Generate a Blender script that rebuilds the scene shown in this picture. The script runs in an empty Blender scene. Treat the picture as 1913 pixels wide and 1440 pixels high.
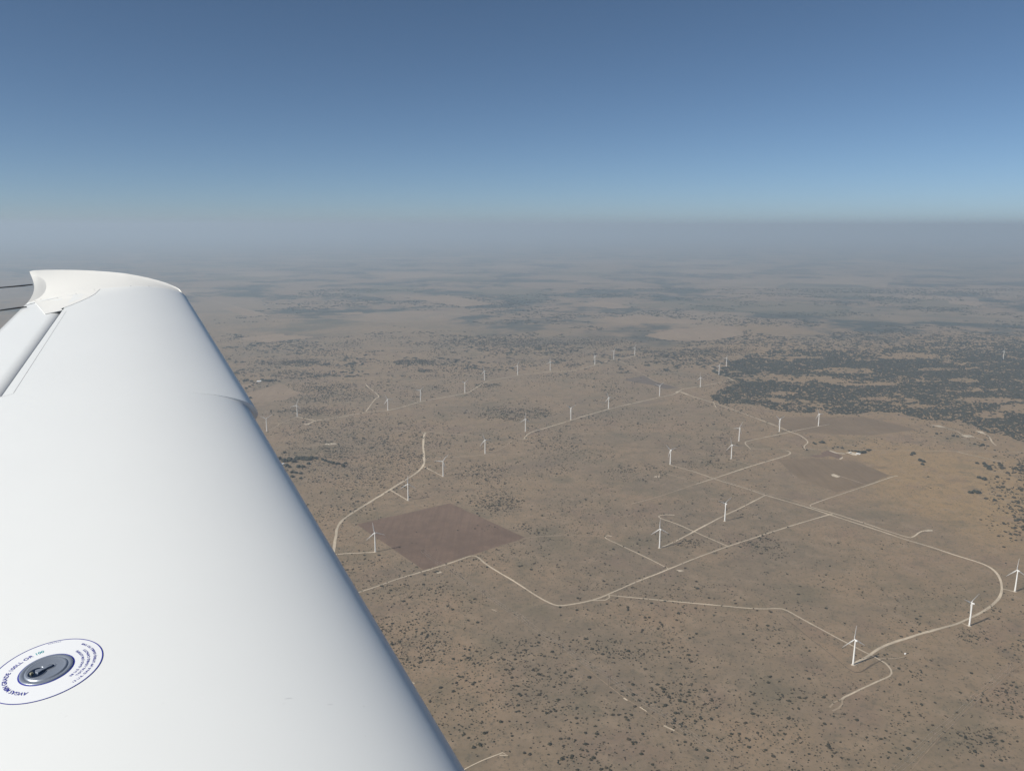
import bpy, bmesh, math, random
import numpy as np
from mathutils import Vector, Matrix, noise as mnoise

random.seed(7)
rng = np.random.default_rng(11)
SC = bpy.context.scene
COL = SC.collection
R = math.radians

# ------------------------------------------------------------------ camera
# The origin is the camera (inside the cabin); the plain lies GH metres below.
F, HY = 1438.0, 422.0
PITCH = math.atan((720 - HY) / F)
CP, SP = math.cos(PITCH), math.sin(PITCH)
GH = 1270.0
cam_d = bpy.data.cameras.new('camera')
cam_d.sensor_width = 36.0
cam_d.lens = 36.0 * F / 1913.0
cam_d.clip_start = 0.05
cam_d.clip_end = 900000
cam = bpy.data.objects.new('camera', cam_d)
COL.objects.link(cam)
cam.location = (0, 0, 0)
cam.rotation_euler = (math.pi / 2 - PITCH, 0, 0)
SC.camera = cam

# ------------------------------------------------------------------ sky, sun, exposure
SUN_EL, SUN_AZ = R(38.3), R(242.2)      # azimuth clockwise from +Y (the view direction)
world = bpy.data.worlds.new('World')
SC.world = world
world.use_nodes = True
wn = world.node_tree
for n in list(wn.nodes): wn.nodes.remove(n)
sky = wn.nodes.new('ShaderNodeTexSky')
sky.sky_type = 'NISHITA'
sky.sun_disc = False
sky.sun_elevation = SUN_EL
sky.sun_rotation = SUN_AZ
sky.altitude = 0
sky.air_density = 0.5
sky.dust_density = 0.3
sky.ozone_density = 4.5
bg = wn.nodes.new('ShaderNodeBackground')
bg.inputs['Strength'].default_value = 0.0615
wo = wn.nodes.new('ShaderNodeOutputWorld')
hs = wn.nodes.new('ShaderNodeHueSaturation')
hs.inputs['Hue'].default_value = 0.492
hs.inputs['Saturation'].default_value = 0.97
hs.inputs['Value'].default_value = 0.95
wn.links.new(sky.outputs[0], hs.inputs['Color'])
wn.links.new(hs.outputs[0], bg.inputs['Color'])
wn.links.new(bg.outputs[0], wo.inputs['Surface'])

sun_d = bpy.data.lights.new('sun', 'SUN')
sun_d.energy = 3.95
sun_d.angle = R(0.53)
sun_d.color = (1.0, 0.95, 0.87)
sun = bpy.data.objects.new('sun', sun_d)
COL.objects.link(sun)
sd = Vector((math.sin(SUN_AZ) * math.cos(SUN_EL), math.cos(SUN_AZ) * math.cos(SUN_EL), math.sin(SUN_EL)))
sun.rotation_euler = sd.to_track_quat('Z', 'Y').to_euler()

SC.view_settings.view_transform = 'Standard'
SC.view_settings.look = 'None'
SC.view_settings.exposure = 0.45
SC.view_settings.gamma = 1.0
SC.view_settings.use_curve_mapping = False
SC.render.engine = 'CYCLES'
SC.cycles.max_bounces = 8
SC.cycles.volume_bounces = 2
SC.cycles.use_denoising = True

HAZE_DENSITY = 1 / 20500.0


# ------------------------------------------------------------------ helpers
def ray(px, py):
    dx = np.asarray(px, float) - 956.5
    dy = np.asarray(py, float) - 720.0
    return np.stack([dx, F * CP - dy * SP, -(F * SP + dy * CP)], -1)


def gnd(px, py, z=-GH):
    r = ray(px, py)
    return r * (z / r[..., 2:3])


def to_px(P):
    P = np.asarray(P, float)
    X, Y, Z = P[..., 0], P[..., 1], P[..., 2]
    zc = Y * CP - Z * SP
    yc = -(Z * CP + Y * SP)
    return 956.5 + F * X / zc, 720 + F * yc / zc


def tag(o, label=None, cat=None, group=None, kind=None):
    if label: o['label'] = label
    if cat: o['category'] = cat
    if group: o['group'] = group
    if kind: o['kind'] = kind
    return o


def link_mesh(name, me, mat=None, parent=None):
    if mat is not None and not me.materials: me.materials.append(mat)
    o = bpy.data.objects.new(name, me)
    COL.objects.link(o)
    if parent is not None: o.parent = parent
    return o


def from_bm(name, bm, mat=None, parent=None, smooth=False):
    bmesh.ops.recalc_face_normals(bm, faces=bm.faces)
    me = bpy.data.meshes.new(name)
    bm.to_mesh(me); bm.free()
    if smooth: me.shade_smooth()
    return link_mesh(name, me, mat, parent)


def from_np(name, verts, faces, mat=None, parent=None, smooth=False):
    """faces: int array (n, k), all of one size"""
    me = bpy.data.meshes.new(name)
    verts = np.asarray(verts, np.float32); faces = np.asarray(faces, np.int32)
    n, k = faces.shape
    me.vertices.add(len(verts)); me.vertices.foreach_set('co', verts.ravel())
    me.loops.add(n * k); me.loops.foreach_set('vertex_index', faces.ravel())
    me.polygons.add(n)
    me.polygons.foreach_set('loop_start', np.arange(0, n * k, k, dtype=np.int32))
    me.polygons.foreach_set('loop_total', np.full(n, k, np.int32))
    me.update(calc_edges=True)
    me.polygons.foreach_set('use_smooth', np.full(n, smooth))
    return link_mesh(name, me, mat, parent)


def grid_mesh(name, G, mat=None, parent=None, smooth=True, keep=None):
    G = np.asarray(G, float); a, b = G.shape[:2]
    idx = np.arange(a * b).reshape(a, b)
    f = np.stack([idx[:-1, :-1], idx[1:, :-1], idx[1:, 1:], idx[:-1, 1:]], -1)
    if keep is not None: f = f[keep]
    return from_np(name, G.reshape(-1, 3), f.reshape(-1, 4), mat, parent, smooth)


def vnoise(x, y, seed=0):
    xi = np.floor(x).astype(np.int64); yi = np.floor(y).astype(np.int64)
    fx = x - xi; fy = y - yi
    fx = fx * fx * (3 - 2 * fx); fy = fy * fy * (3 - 2 * fy)
    def h(a, b):
        v = (a * 374761393 + b * 668265263 + seed * 974711) & 0xffffffff
        v = ((v ^ (v >> 13)) * 1274126177) & 0xffffffff
        return ((v ^ (v >> 16)) & 0xffff) / 65535.0
    return (h(xi, yi) * (1 - fx) + h(xi + 1, yi) * fx) * (1 - fy) + (h(xi, yi + 1) * (1 - fx) + h(xi + 1, yi + 1) * fx) * fy


def fbm(x, y, seed=0, o=3):
    s = 0; a = 0.5; t = 0
    for i in range(o):
        s = s + a * vnoise(x * 2 ** i, y * 2 ** i, seed + i * 17); t += a; a *= 0.55
    return s / t


def in_poly(px, py, poly):
    c = np.zeros(px.shape, bool); n = len(poly); j = n - 1
    for i in range(n):
        xi, yi = poly[i]; xj, yj = poly[j]
        m = ((yi > py) != (yj > py)) & (px < (xj - xi) * (py - yi) / ((yj - yi) + 1e-12) + xi)
        c ^= m; j = i
    return c


# ------------------------------------------------------------------ materials
def mat_new(name):
    m = bpy.data.materials.new(name); m.use_nodes = True
    nt = m.node_tree
    return m, nt, nt.nodes['Principled BSDF']


def simple(name, col, rough=0.6, metal=0.0, coat=0.0, var=0.0, scale=8.0):
    m, nt, b = mat_new(name)
    b.inputs['Base Color'].default_value = (*col, 1)
    b.inputs['Roughness'].default_value = rough
    b.inputs['Metallic'].default_value = metal
    b.inputs['Coat Weight'].default_value = coat
    b.inputs['Coat Roughness'].default_value = 0.08
    if var > 0:
        tc = nt.nodes.new('ShaderNodeTexCoord'); no = nt.nodes.new('ShaderNodeTexNoise')
        no.inputs['Scale'].default_value = scale; no.inputs['Detail'].default_value = 5
        mx = nt.nodes.new('ShaderNodeMix'); mx.data_type = 'RGBA'
        mx.inputs[6].default_value = (*[c * (1 - var) for c in col], 1)
        mx.inputs[7].default_value = (*[min(1, c * (1 + var)) for c in col], 1)
        nt.links.new(tc.outputs['Object'], no.inputs['Vector'])
        nt.links.new(no.outputs['Fac'], mx.inputs[0]); nt.links.new(mx.outputs[2], b.inputs['Base Color'])
    return m


class NB:
    """small node builder for the ground materials"""
    def __init__(s, nt): s.nt = nt
    def n(s, t): return s.nt.nodes.new(t)
    def noise(s, vec, sc, det=4, rough=0.55):
        a = s.n('ShaderNodeTexNoise'); a.inputs['Scale'].default_value = sc
        a.inputs['Detail'].default_value = det; a.inputs['Roughness'].default_value = rough
        s.nt.links.new(vec, a.inputs['Vector']); return a.outputs['Fac']
    def ramp(s, v, lo, hi, a=0.0, b=1.0):
        m = s.n('ShaderNodeMapRange'); m.interpolation_type = 'SMOOTHSTEP'
        m.inputs[1].default_value = lo; m.inputs[2].default_value = hi
        m.inputs[3].default_value = a; m.inputs[4].default_value = b
        s.nt.links.new(v, m.inputs[0]); return m.outputs[0]
    def math(s, op, a, b=None):
        m = s.n('ShaderNodeMath'); m.operation = op
        for i, v in enumerate((a, b)):
            if v is None: continue
            if isinstance(v, (int, float)): m.inputs[i].default_value = v
            else: s.nt.links.new(v, m.inputs[i])
        return m.outputs[0]
    def mix(s, f, a, b):
        m = s.n('ShaderNodeMix'); m.data_type = 'RGBA'
        for i, v in ((0, f), (6, a), (7, b)):
            if isinstance(v, (int, float)): m.inputs[i].default_value = v
            elif isinstance(v, tuple): m.inputs[i].default_value = (*v, 1)
            else: s.nt.links.new(v, m.inputs[i])
        return m.outputs[2]
    def mapping(s, vec, scale=(1, 1, 1), rot=0, loc=(0, 0, 0)):
        m = s.n('ShaderNodeMapping'); m.inputs['Scale'].default_value = scale
        m.inputs['Rotation'].default_value = (0, 0, rot); m.inputs['Location'].default_value = loc
        s.nt.links.new(vec, m.inputs['Vector']); return m.outputs[0]


TAN = (0.278, 0.200, 0.128)
GREY = (0.205, 0.158, 0.110)
ORANGE = (0.300, 0.198, 0.104)
OLIVE = (0.085, 0.085, 0.055)


def ground_material():
    m, nt, b = mat_new('dry_plain_soil')
    B = NB(nt)
    geo = B.n('ShaderNodeNewGeometry'); P = geo.outputs['Position']
    sep = B.n('ShaderNodeSeparateXYZ'); nt.links.new(P, sep.inputs[0])
    X, Y = sep.outputs[0], sep.outputs[1]
    big = B.noise(P, 1 / 1900, 4); mid = B.noise(P, 1 / 420, 5); sm = B.noise(P, 1 / 70, 5, 0.62); fine = B.noise(P, 1 / 11, 4, 0.65)
    # overgrazed pale soil, grey brush soil, warmer grass towards the east
    east = B.ramp(B.math('ADD', X, B.math('MULTIPLY', B.math('SUBTRACT', big, 0.5), 2600)), 500, 3000)
    c = B.mix(B.ramp(B.math('ADD', B.math('MULTIPLY', big, 0.5), B.math('MULTIPLY', mid, 0.6)), 0.38, 0.68), GREY, TAN)
    c = B.mix(B.math('MULTIPLY', east, 0.55), c, ORANGE)
    c = B.mix(B.math('MULTIPLY', B.ramp(mid, 0.53, 0.66), 0.45), c, (0.270, 0.190, 0.125))
    gx = B.math('DIVIDE', B.math('ADD', B.math('SUBTRACT', X, 2300.0), B.math('MULTIPLY', B.math('SUBTRACT', big, 0.5), 900)), 620.0)
    gy = B.math('DIVIDE', B.math('ADD', B.math('SUBTRACT', Y, 3650.0), B.math('MULTIPLY', B.math('SUBTRACT', mid, 0.5), 900)), 900.0)
    gr = B.math('ADD', B.math('MULTIPLY', gx, gx), B.math('MULTIPLY', gy, gy))
    c = B.mix(B.math('MULTIPLY', B.ramp(gr, 1.5, 0.2), 0.75), c, (0.335, 0.225, 0.115))
    olv = B.noise(P, 1 / 260, 4, 0.6)
    c = B.mix(B.math('MULTIPLY', B.ramp(olv, 0.52, 0.68), 0.40), c, (0.135, 0.120, 0.078))
    c = B.mix(B.math('MULTIPLY', B.ramp(olv, 0.46, 0.33), 0.35), c, (0.205, 0.140, 0.105))
    c = B.mix(B.math('MULTIPLY', B.ramp(sm, 0.5, 0.70), 0.55), c, (0.155, 0.125, 0.088))
    c = B.mix(B.math('MULTIPLY', B.ramp(sm, 0.5, 0.30), 0.5), c, (0.30, 0.225, 0.155))
    c = B.mix(B.math('MULTIPLY', B.ramp(fine, 0.50, 0.68), 0.65), c, (0.115, 0.10, 0.07))
    # tufts and low shrubs a metre or two across
    vo = B.n('ShaderNodeTexVoronoi'); vo.inputs['Scale'].default_value = 1 / 9.0
    nt.links.new(P, vo.inputs['Vector'])
    vs = B.n('ShaderNodeSeparateColor'); nt.links.new(vo.outputs['Color'], vs.inputs[0])
    dot = B.ramp(vo.outputs['Distance'], 0.32, 0.18)
    pick = B.math('LESS_THAN', vs.outputs[0], B.ramp(mid, 0.35, 0.65, 0.08, 0.45))
    c = B.mix(B.math('MULTIPLY', B.math('MULTIPLY', dot, pick), 0.8), c, (0.06, 0.058, 0.036))
    # far farmland and scrub, beyond about seven kilometres
    warp = B.n('ShaderNodeTexNoise'); warp.inputs['Scale'].default_value = 1 / 2500
    nt.links.new(P, warp.inputs['Vector'])
    w = B.n('ShaderNodeVectorMath'); w.operation = 'MULTIPLY_ADD'
    w.inputs[1].default_value = (900, 900, 0)
    nt.links.new(warp.outputs['Color'], w.inputs[0]); nt.links.new(P, w.inputs[2])
    rotv = B.mapping(P, rot=R(27))
    fv = B.n('ShaderNodeTexVoronoi'); fv.distance = 'CHEBYCHEV'; fv.inputs['Scale'].default_value = 1 / 1700
    fv.inputs['Randomness'].default_value = 0.75; nt.links.new(rotv, fv.inputs['Vector'])
    fs = B.n('ShaderNodeSeparateColor'); nt.links.new(fv.outputs['Color'], fs.inputs[0])
    scr = B.noise(w.outputs[0], 1 / 1400, 6, 0.65)
    scr2 = B.noise(w.outputs[0], 1 / 260, 5, 0.7)
    scrub = B.ramp(B.math('ADD', B.math('MULTIPLY', scr, 0.65), B.math('MULTIPLY', scr2, 0.35)), 0.46, 0.57)
    farc = B.mix(scrub, (0.230, 0.172, 0.122), (0.058, 0.066, 0.058))
    fieldc = B.mix(B.ramp(fs.outputs[1], 0.3, 0.7), (0.30, 0.225, 0.16), (0.13, 0.12, 0.085))
    farc = B.mix(B.math('MULTIPLY', B.math('LESS_THAN', fs.outputs[0], 0.32), 0.6), farc, fieldc)
    # scattered little bright yards and roofs of far farms
    yv = B.n('ShaderNodeTexVoronoi'); yv.inputs['Scale'].default_value = 1 / 480; nt.links.new(P, yv.inputs['Vector'])
    ys = B.n('ShaderNodeSeparateColor'); nt.links.new(yv.outputs['Color'], ys.inputs[0])
    yard = B.math('MULTIPLY', B.ramp(yv.outputs['Distance'], 0.12, 0.07), B.math('LESS_THAN', ys.outputs[2], 0.12))
    farc = B.mix(yard, farc, (0.5, 0.44, 0.36))
    edge = B.math('ADD', B.math('ADD', Y, B.math('MULTIPLY', X, 0.25)), B.math('MULTIPLY', B.math('SUBTRACT', scr, 0.5), 9000))
    c = B.mix(B.ramp(edge, 8200, 11500), c, farc)
    nt.links.new(c, b.inputs['Base Color'])
    b.inputs['Roughness'].default_value = 1.0
    b.inputs['Specular IOR Level'].default_value = 0.1
    return m


def soil_material(name, col, var=0.18, speck=0.3, rowrot=None):
    m, nt, b = mat_new(name)
    B = NB(nt)
    geo = B.n('ShaderNodeNewGeometry'); P = geo.outputs['Position']
    mid = B.noise(P, 1 / 230, 5); sm = B.noise(P, 1 / 40, 5, 0.65); fine = B.noise(P, 1 / 9, 3, 0.6)
    hi = tuple(x * (1 + var) for x in col); lo = tuple(x * (1 - var) for x in col)
    c = B.mix(B.ramp(B.math('ADD', B.math('MULTIPLY', mid, 0.6), B.math('MULTIPLY', sm, 0.4)), 0.35, 0.65), lo, hi)
    if rowrot is not None:
        v = B.mapping(P, rot=rowrot, scale=(1 / 14, 1 / 260, 1))
        rn = B.noise(v, 1.0, 3, 0.6)
        c = B.mix(B.math('MULTIPLY', B.ramp(rn, 0.42, 0.66), 0.4), c, tuple(x * 0.72 for x in col))
    c = B.mix(B.math('MULTIPLY', B.ramp(fine, 0.5, 0.72), speck), c, tuple(x * 0.6 for x in col))
    nt.links.new(c, b.inputs['Base Color'])
    b.inputs['Roughness'].default_value = 1.0
    b.inputs['Specular IOR Level'].default_value = 0.1
    return m


M_GROUND = ground_material()
M_ROAD = soil_material('caliche_gravel', (0.54, 0.45, 0.335), 0.22, 0.45)
M_TRACK = soil_material('dirt_track_soil', (0.38, 0.30, 0.215), 0.16, 0.4)
M_STRIP = soil_material('worn_strip_soil', (0.285, 0.215, 0.148), 0.2, 0.6)
M_OLD = soil_material('overgrown_track', (0.135, 0.106, 0.078), 0.2, 0.5)
M_PALE = soil_material('bare_pale_caliche', (0.52, 0.44, 0.335), 0.2, 0.5)
M_FIELD_P = soil_material('purple_brown_crop', (0.176, 0.118, 0.084), 0.17, 0.35, R(-27))
M_FIELD_D = soil_material('dark_brown_crop', (0.150, 0.118, 0.093), 0.12, 0.2, R(-27))
M_FIELD_B = soil_material('brown_stubble', (0.208, 0.150, 0.096), 0.1, 0.2, R(60))
M_FIELD_T = soil_material('tan_stubble', (0.275, 0.202, 0.138), 0.1, 0.2, R(40))
M_FIELD_O = soil_material('orange_grassland', (0.275, 0.185, 0.110), 0.14, 0.3)
M_BUSH = simple('bush_foliage', (0.030, 0.026, 0.012), 0.9, var=0.45, scale=0.35)
M_BUSH2 = simple('brown_bush_foliage', (0.044, 0.033, 0.017), 0.9, var=0.4, scale=0.35)
M_TREE = simple('juniper_foliage', (0.026, 0.026, 0.014), 0.9, var=0.5, scale=0.3)
M_TRUNK = simple('tree_bark', (0.09, 0.065, 0.045), 0.95)
M_TOWER = simple('turbine_white_paint', (0.80, 0.79, 0.76), 0.45)
M_CONC = simple('pad_gravel', (0.50, 0.43, 0.34), 0.95, var=0.15, scale=0.3)
M_WOODPOLE = simple('weathered_pole_wood', (0.16, 0.12, 0.09), 0.9)
M_WIRE = simple('aluminium_conductor', (0.62, 0.60, 0.57), 0.45, metal=0.3)
M_ROOF = simple('pale_metal_roof', (0.72, 0.72, 0.70), 0.45, var=0.06, scale=1.0)
M_WALL = simple('farm_wall_boards', (0.55, 0.52, 0.47), 0.8)
M_DARK = simple('dark_opening', (0.03, 0.03, 0.03), 0.5)

# ------------------------------------------------------------------ ground and air
bx = np.array([-170000, -60000, -25000, -12000, -7000, -4500, -3000, -2000, -1200, -600, 0, 600, 1200, 2000, 3000, 4500, 7000, 12000, 25000, 60000, 170000.0])
GX, GY = np.meshgrid(bx, bx, indexing='ij')
ground = grid_mesh('ground', np.stack([GX, GY, np.full_like(GX, -GH)], -1), M_GROUND, smooth=False)
tag(ground, kind='structure')

bm = bmesh.new()
bmesh.ops.create_cube(bm, size=1.0)
HB = 185000.0
for v in bm.verts: v.co = Vector((v.co.x * 2 * HB, v.co.y * 2 * HB, 170.0 if v.co.z > 0 else -GH - 1.0))
mh = bpy.data.materials.new('hazy_air'); mh.use_nodes = True
nt = mh.node_tree
for n in list(nt.nodes): nt.nodes.remove(n)
pv = nt.nodes.new('ShaderNodeVolumePrincipled')
pv.inputs['Color'].default_value = (0.575, 0.705, 0.83, 1)
pv.inputs['Density'].default_value = HAZE_DENSITY
pv.inputs['Anisotropy'].default_value = 0.15
om = nt.nodes.new('ShaderNodeOutputMaterial')
nt.links.new(pv.outputs[0], om.inputs['Volume'])
haze = from_bm('haze', bm, mh)
tag(haze, kind='stuff')

# ------------------------------------------------------------------ fields
_z = [0.06]


def patch(name, pts, mat, z=None, wob=6.0, raw=False):
    """flat sheet on the plain; pts are corners, edges get a little unevenness"""
    P = gnd(np.array([p[0] for p in pts]), np.array([p[1] for p in pts]))[:, :2]
    out = []
    n = len(P)
    for i in range(n):
        a, b = P[i], P[(i + 1) % n]
        L = np.hypot(*(b - a)); k = max(1, int(L / (25 if mat.name.startswith('bare') else 60)))
        nrm = np.array([-(b - a)[1], (b - a)[0]]) / max(L, 1e-6)
        for j in range(k):
            t = j / k
            out.append(a + (b - a) * t + nrm * (rng.normal() * wob * (0 if j == 0 else 1)))
    if z is None:
        _z[0] += 0.008; z = _z[0]
    bm = bmesh.new()
    vs = [bm.verts.new((p[0], p[1], -GH + z)) for p in out]
    es = [bm.edges.new((vs[i], vs[(i + 1) % len(vs)])) for i in range(len(vs))]
    bmesh.ops.triangle_fill(bm, edges=es, use_beauty=True)
    for f in bm.faces:
        if f.normal.z < 0: f.normal_flip()
    me = bpy.data.meshes.new(name); bm.to_mesh(me); bm.free()
    return tag(link_mesh(name, me, mat), kind='structure')


FIELDS_CLEAR = []
def field(pts, mat, clear=True, wob=3.0, name='crop_field'):
    if clear: FIELDS_CLEAR.append(pts)
    return patch(name, pts, mat, wob=wob)


field([(666.8, 979), (841, 939.5), (981.5, 1004), (791, 1065)], M_FIELD_P, wob=1.5)
field([(1164.6, 709.5), (1203.5, 701), (1226, 713.5), (1268, 724), (1245, 727), (1221, 720)], M_FIELD_D)
field([(1418.6, 781), (1510, 779), (1614, 778.7), (1713.5, 802), (1630, 813), (1560, 811), (1482, 806.5)], M_FIELD_B)
field([(1454, 859), (1517, 855), (1602, 862), (1661.5, 888), (1617.6, 905.5), (1564, 919.6), (1492, 893)], M_FIELD_B)
field([(1204, 627), (1260, 614), (1371, 609.6), (1391, 626), (1330, 636), (1290, 638), (1240, 635)], M_FIELD_T, wob=14)
field([(1080, 569), (1126, 561), (1181, 574), (1145, 577)], M_FIELD_T, wob=20)
field([(758, 555.5), (836, 552), (925, 568), (862, 573)], M_FIELD_T, wob=20)
field([(415, 576.6), (440.5, 573.3), (502, 588.5), (461.5, 591)], M_FIELD_T, wob=10)
field([(620, 585), (677, 583), (681, 586), (651, 588.5)], M_FIELD_T, wob=20)
field([(690, 512), (735, 507.5), (891, 514), (729, 522)], M_FIELD_T, wob=150)
field([(1120, 596), (1200, 588), (1330, 603), (1160, 606)], M_FIELD_T, wob=40)
field([(440, 632), (520, 624), (600, 629), (500, 640)], M_FIELD_T, wob=40)
field([(462, 733.7), (521.6, 716), (545, 726.4), (564, 735), (534.7, 746), (475, 752.7), (440, 745)], M_FIELD_T, wob=8)
field([(430, 719), (478, 716.5), (468, 727.5), (430, 730)], M_FIELD_T, wob=8)
None and field([(1700, 850), (1800, 858), (1870, 900), (1880, 960), (1820, 1000), (1740, 985), (1700, 930), (1665, 895)], M_FIELD_O, wob=30, name='grass_field')
# ploughed-up dark paddocks of the far ranch
patch('paddock', [(1545, 841.2), (1551.5, 841.4), (1562.8, 846.3), (1575, 852.6), (1566.5, 856.7), (1551.5, 852), (1536, 850.5), (1534, 846)], M_FIELD_P, wob=2)
patch('paddock', [(1513, 850.5), (1536, 849), (1546, 852), (1530, 854.5), (1519, 853.5)], M_FIELD_P, wob=4)
for pts in ([(1578.8, 845.4), (1589, 843.5), (1597.6, 846.3), (1601.4, 848.2), (1600.4, 851), (1593, 850), (1587, 847.3)],
            [(1551, 841), (1564, 845.5), (1580, 847), (1578, 848), (1562, 846.6), (1549, 842)],
            [(1567, 857), (1574, 853), (1575, 855), (1571, 858)],
            [(1552, 886), (1558, 885), (1570, 890), (1564, 892), (1555, 889)],
            [(606, 829), (617, 827.6), (627, 827.5), (629, 829.6), (615, 831), (608, 830.2)],
            [(1733, 989), (1742, 989.2), (1742, 992), (1728, 992.5)],
            [(566, 792.5), (577, 790.8), (579, 792.6), (572, 793.8)],
            [(788.5, 807.8), (796.5, 807.8), (794.5, 812), (791, 812)],
            [(1480, 1003.5), (1499, 978), (1508, 981), (1498, 984)],
            [(813, 1068.5), (823, 1066.8), (826, 1069), (818, 1071)],
            [(1223, 889), (1233, 889.5), (1231, 891.5), (1221, 891)],
            [(1740, 794), (1756, 794.6), (1767, 798.5), (1755, 798)],
            [(1795, 813), (1811, 812.5), (1820, 816), (1806, 817)],
            [(1822, 804.5), (1835, 806), (1840, 810), (1830, 809)],
            [(1263, 1064), (1273, 1064.5), (1278, 1066), (1270, 1068)]):
    if pts[0][0] == 1480: continue
    patch('bare_ground', pts, M_PALE, wob=4)


# ------------------------------------------------------------------ roads
def smooth_line(P, step=18.0, iters=2):
    P = np.asarray(P, float)
    for _ in range(iters):        # Chaikin corner cutting
        Q = [P[0]]
        for a, b in zip(P[:-1], P[1:]): Q += [a * .75 + b * .25, a * .25 + b * .75]
        Q.append(P[-1]); P = np.array(Q)
    d = np.r_[0, np.cumsum(np.hypot(*np.diff(P, axis=0).T))]
    n = max(2, int(d[-1] / step)); t = np.linspace(0, d[-1], n)
    return np.stack([np.interp(t, d, P[:, 0]), np.interp(t, d, P[:, 1])], -1)


_rz = [0.45]
ROADS = []
def road(px, width, mat=M_ROAD, name='dirt_road', w2=None, jitter=0.30):
    P = gnd(np.array([p[0] for p in px]), np.array([p[1] for p in px]))[:, :2]
    Q = smooth_line(P)
    ROADS.append((Q, width))
    t = np.gradient(Q, axis=0); t /= np.hypot(*t.T)[:, None] + 1e-9
    n = np.stack([-t[:, 1], t[:, 0]], -1)
    w = np.linspace(width, w2 or width, len(Q)) / 2
    k = np.arange(len(Q)) * 0.35 + len(ROADS) * 31.7
    wl = w * (1 + jitter * (vnoise(k, k * 0, 3) * 2 - 1)); wr = w * (1 + jitter * (vnoise(k, k * 0 + 9, 5) * 2 - 1))
    _rz[0] += 0.004; z = -GH + _rz[0]
    L = np.c_[Q + n * wl[:, None], np.full(len(Q), z)]; Rr = np.c_[Q - n * wr[:, None], np.full(len(Q), z)]
    C = np.c_[Q, np.full(len(Q), z + 0.03)]
    G = np.stack([Rr, C, L], 1)
    return tag(grid_mesh(name, G, mat, smooth=False), kind='structure')


# access roads of the wind farm
road([(793.3, 808.7), (791.3, 818), (790.7, 838.5), (792.7, 859), (791.3, 870.7), (778, 884), (728.3, 914.7), (683, 942.5), (645, 966), (633, 979), (628, 993.7), (623, 1032), (618, 1075), (560, 1130)], 11)
road([(625, 1035.5), (660, 1033), (701, 1031.2)], 6)
road([(728.3, 914.7), (762.6, 935)], 6)
road([(792.2, 871.6), (827.9, 890)], 6)
road([(793, 855.2), (882, 852.6), (915.7, 846.7), (930, 841), (946.4, 832), (957, 823)], 5, M_TRACK)
road([(560, 1143), (640, 1117), (666.9, 1107.3), (706.4, 1094.7), (724, 1087.4), (765, 1074.2), (814.7, 1060.2), (864.4, 1043.5), (879, 1037.5), (886.4, 1037.6), (893.7, 1040.5), (905.4, 1052.2), (928.9, 1066.9), (964, 1087.4), (999, 1110.8), (1019.6, 1122.5), (1037.2, 1130.4), (1051.8, 1131.3), (1087, 1125.4), (1118.8, 1117.2), (1137.6, 1109.4), (1156.5, 1100.6), (1194, 1084.3), (1216, 1076.4), (1250.6, 1062.3), (1288, 1046.6), (1360.4, 1020), (1413.7, 1002.7), (1476.4, 982.3), (1545.4, 962), (1554.8, 960.4)], 6.5)
road([(1106, 1121.3), (1124, 1121.3), (1134.5, 1120.3), (1140.8, 1114), (1137.6, 1110.5)], 5)
road([(1138, 1111.5), (1152, 1113), (1175.3, 1115), (1250.6, 1122.5), (1351, 1131.3), (1416.8, 1137.6), (1457.6, 1135.6), (1469.7, 1139.5), (1491, 1151.9), (1539.4, 1177.9), (1571.6, 1195.3), (1593, 1206), (1614.5, 1217.3), (1630.6, 1224.8), (1642.7, 1231.5), (1654.8, 1238.2), (1664, 1249), (1666.8, 1257), (1661.5, 1263.7), (1641.4, 1271), (1614.5, 1283.8), (1587.7, 1296.7), (1574.3, 1302.6), (1571.6, 1306.6)], 5.5)
road([(1571.6, 1305.6), (1561, 1310), (1552.9, 1315.5), (1550, 1321)], 4.5, M_TRACK)
road([(1573, 1305.6), (1574.2, 1313.3), (1570.3, 1321.4), (1561, 1324), (1555.5, 1327.5)], 4.5, M_TRACK)
road([(1594.4, 1240.9), (1603.8, 1235.5), (1622.6, 1224.8), (1641.4, 1211.4), (1662.8, 1202), (1695, 1191.3), (1735.2, 1179.2), (1770, 1169.8), (1788.9, 1164.5), (1807.6, 1156.4), (1829, 1145.7), (1855.9, 1129.6), (1868, 1114.9), (1871.5, 1101.5), (1870.4, 1087.9), (1864.8, 1073.4), (1855.9, 1063.9), (1844.8, 1056.7), (1827.5, 1049.9), (1811.4, 1045)], 9.5, w2=7.5)
road([(1818, 1047), (1788.8, 1038.2), (1740.4, 1021.8), (1682.3, 1004.9), (1655.7, 995.2), (1595.2, 975.8), (1554, 962.5), (1510.5, 948.0), (1450, 930.5), (1429.4, 924.6), (1407.4, 917), (1372.9, 906), (1338.4, 896), (1300.8, 882), (1255.3, 869.4)], 7.5, w2=5.5)
road([(1702, 1004.5), (1694.4, 1003.3), (1658, 991.8), (1619.4, 978.5), (1566, 961.5), (1554, 957.9), (1530, 951), (1514, 946.5), (1512, 943.9), (1520, 940.5), (1546.8, 931), (1585.5, 918.2), (1619.4, 906.9), (1667.8, 889.9), (1677.5, 888.7)], 5.5)
road([(1512, 943), (1470, 931), (1429, 921.5), (1395, 911), (1350, 896)], 4, M_TRACK)
road([(1619.4, 906), (1592, 896.5), (1566.2, 888.5)], 4.5, M_TRACK)
road([(1702, 1003.5), (1708, 1002), (1716, 995), (1724, 991), (1738, 990.4)], 5.5)
road([(1234, 1023), (1263, 1010.6), (1296, 993.0), (1338.4, 969.8), (1360.4, 959.4), (1388.6, 946.2), (1429.4, 925)], 7)
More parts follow.
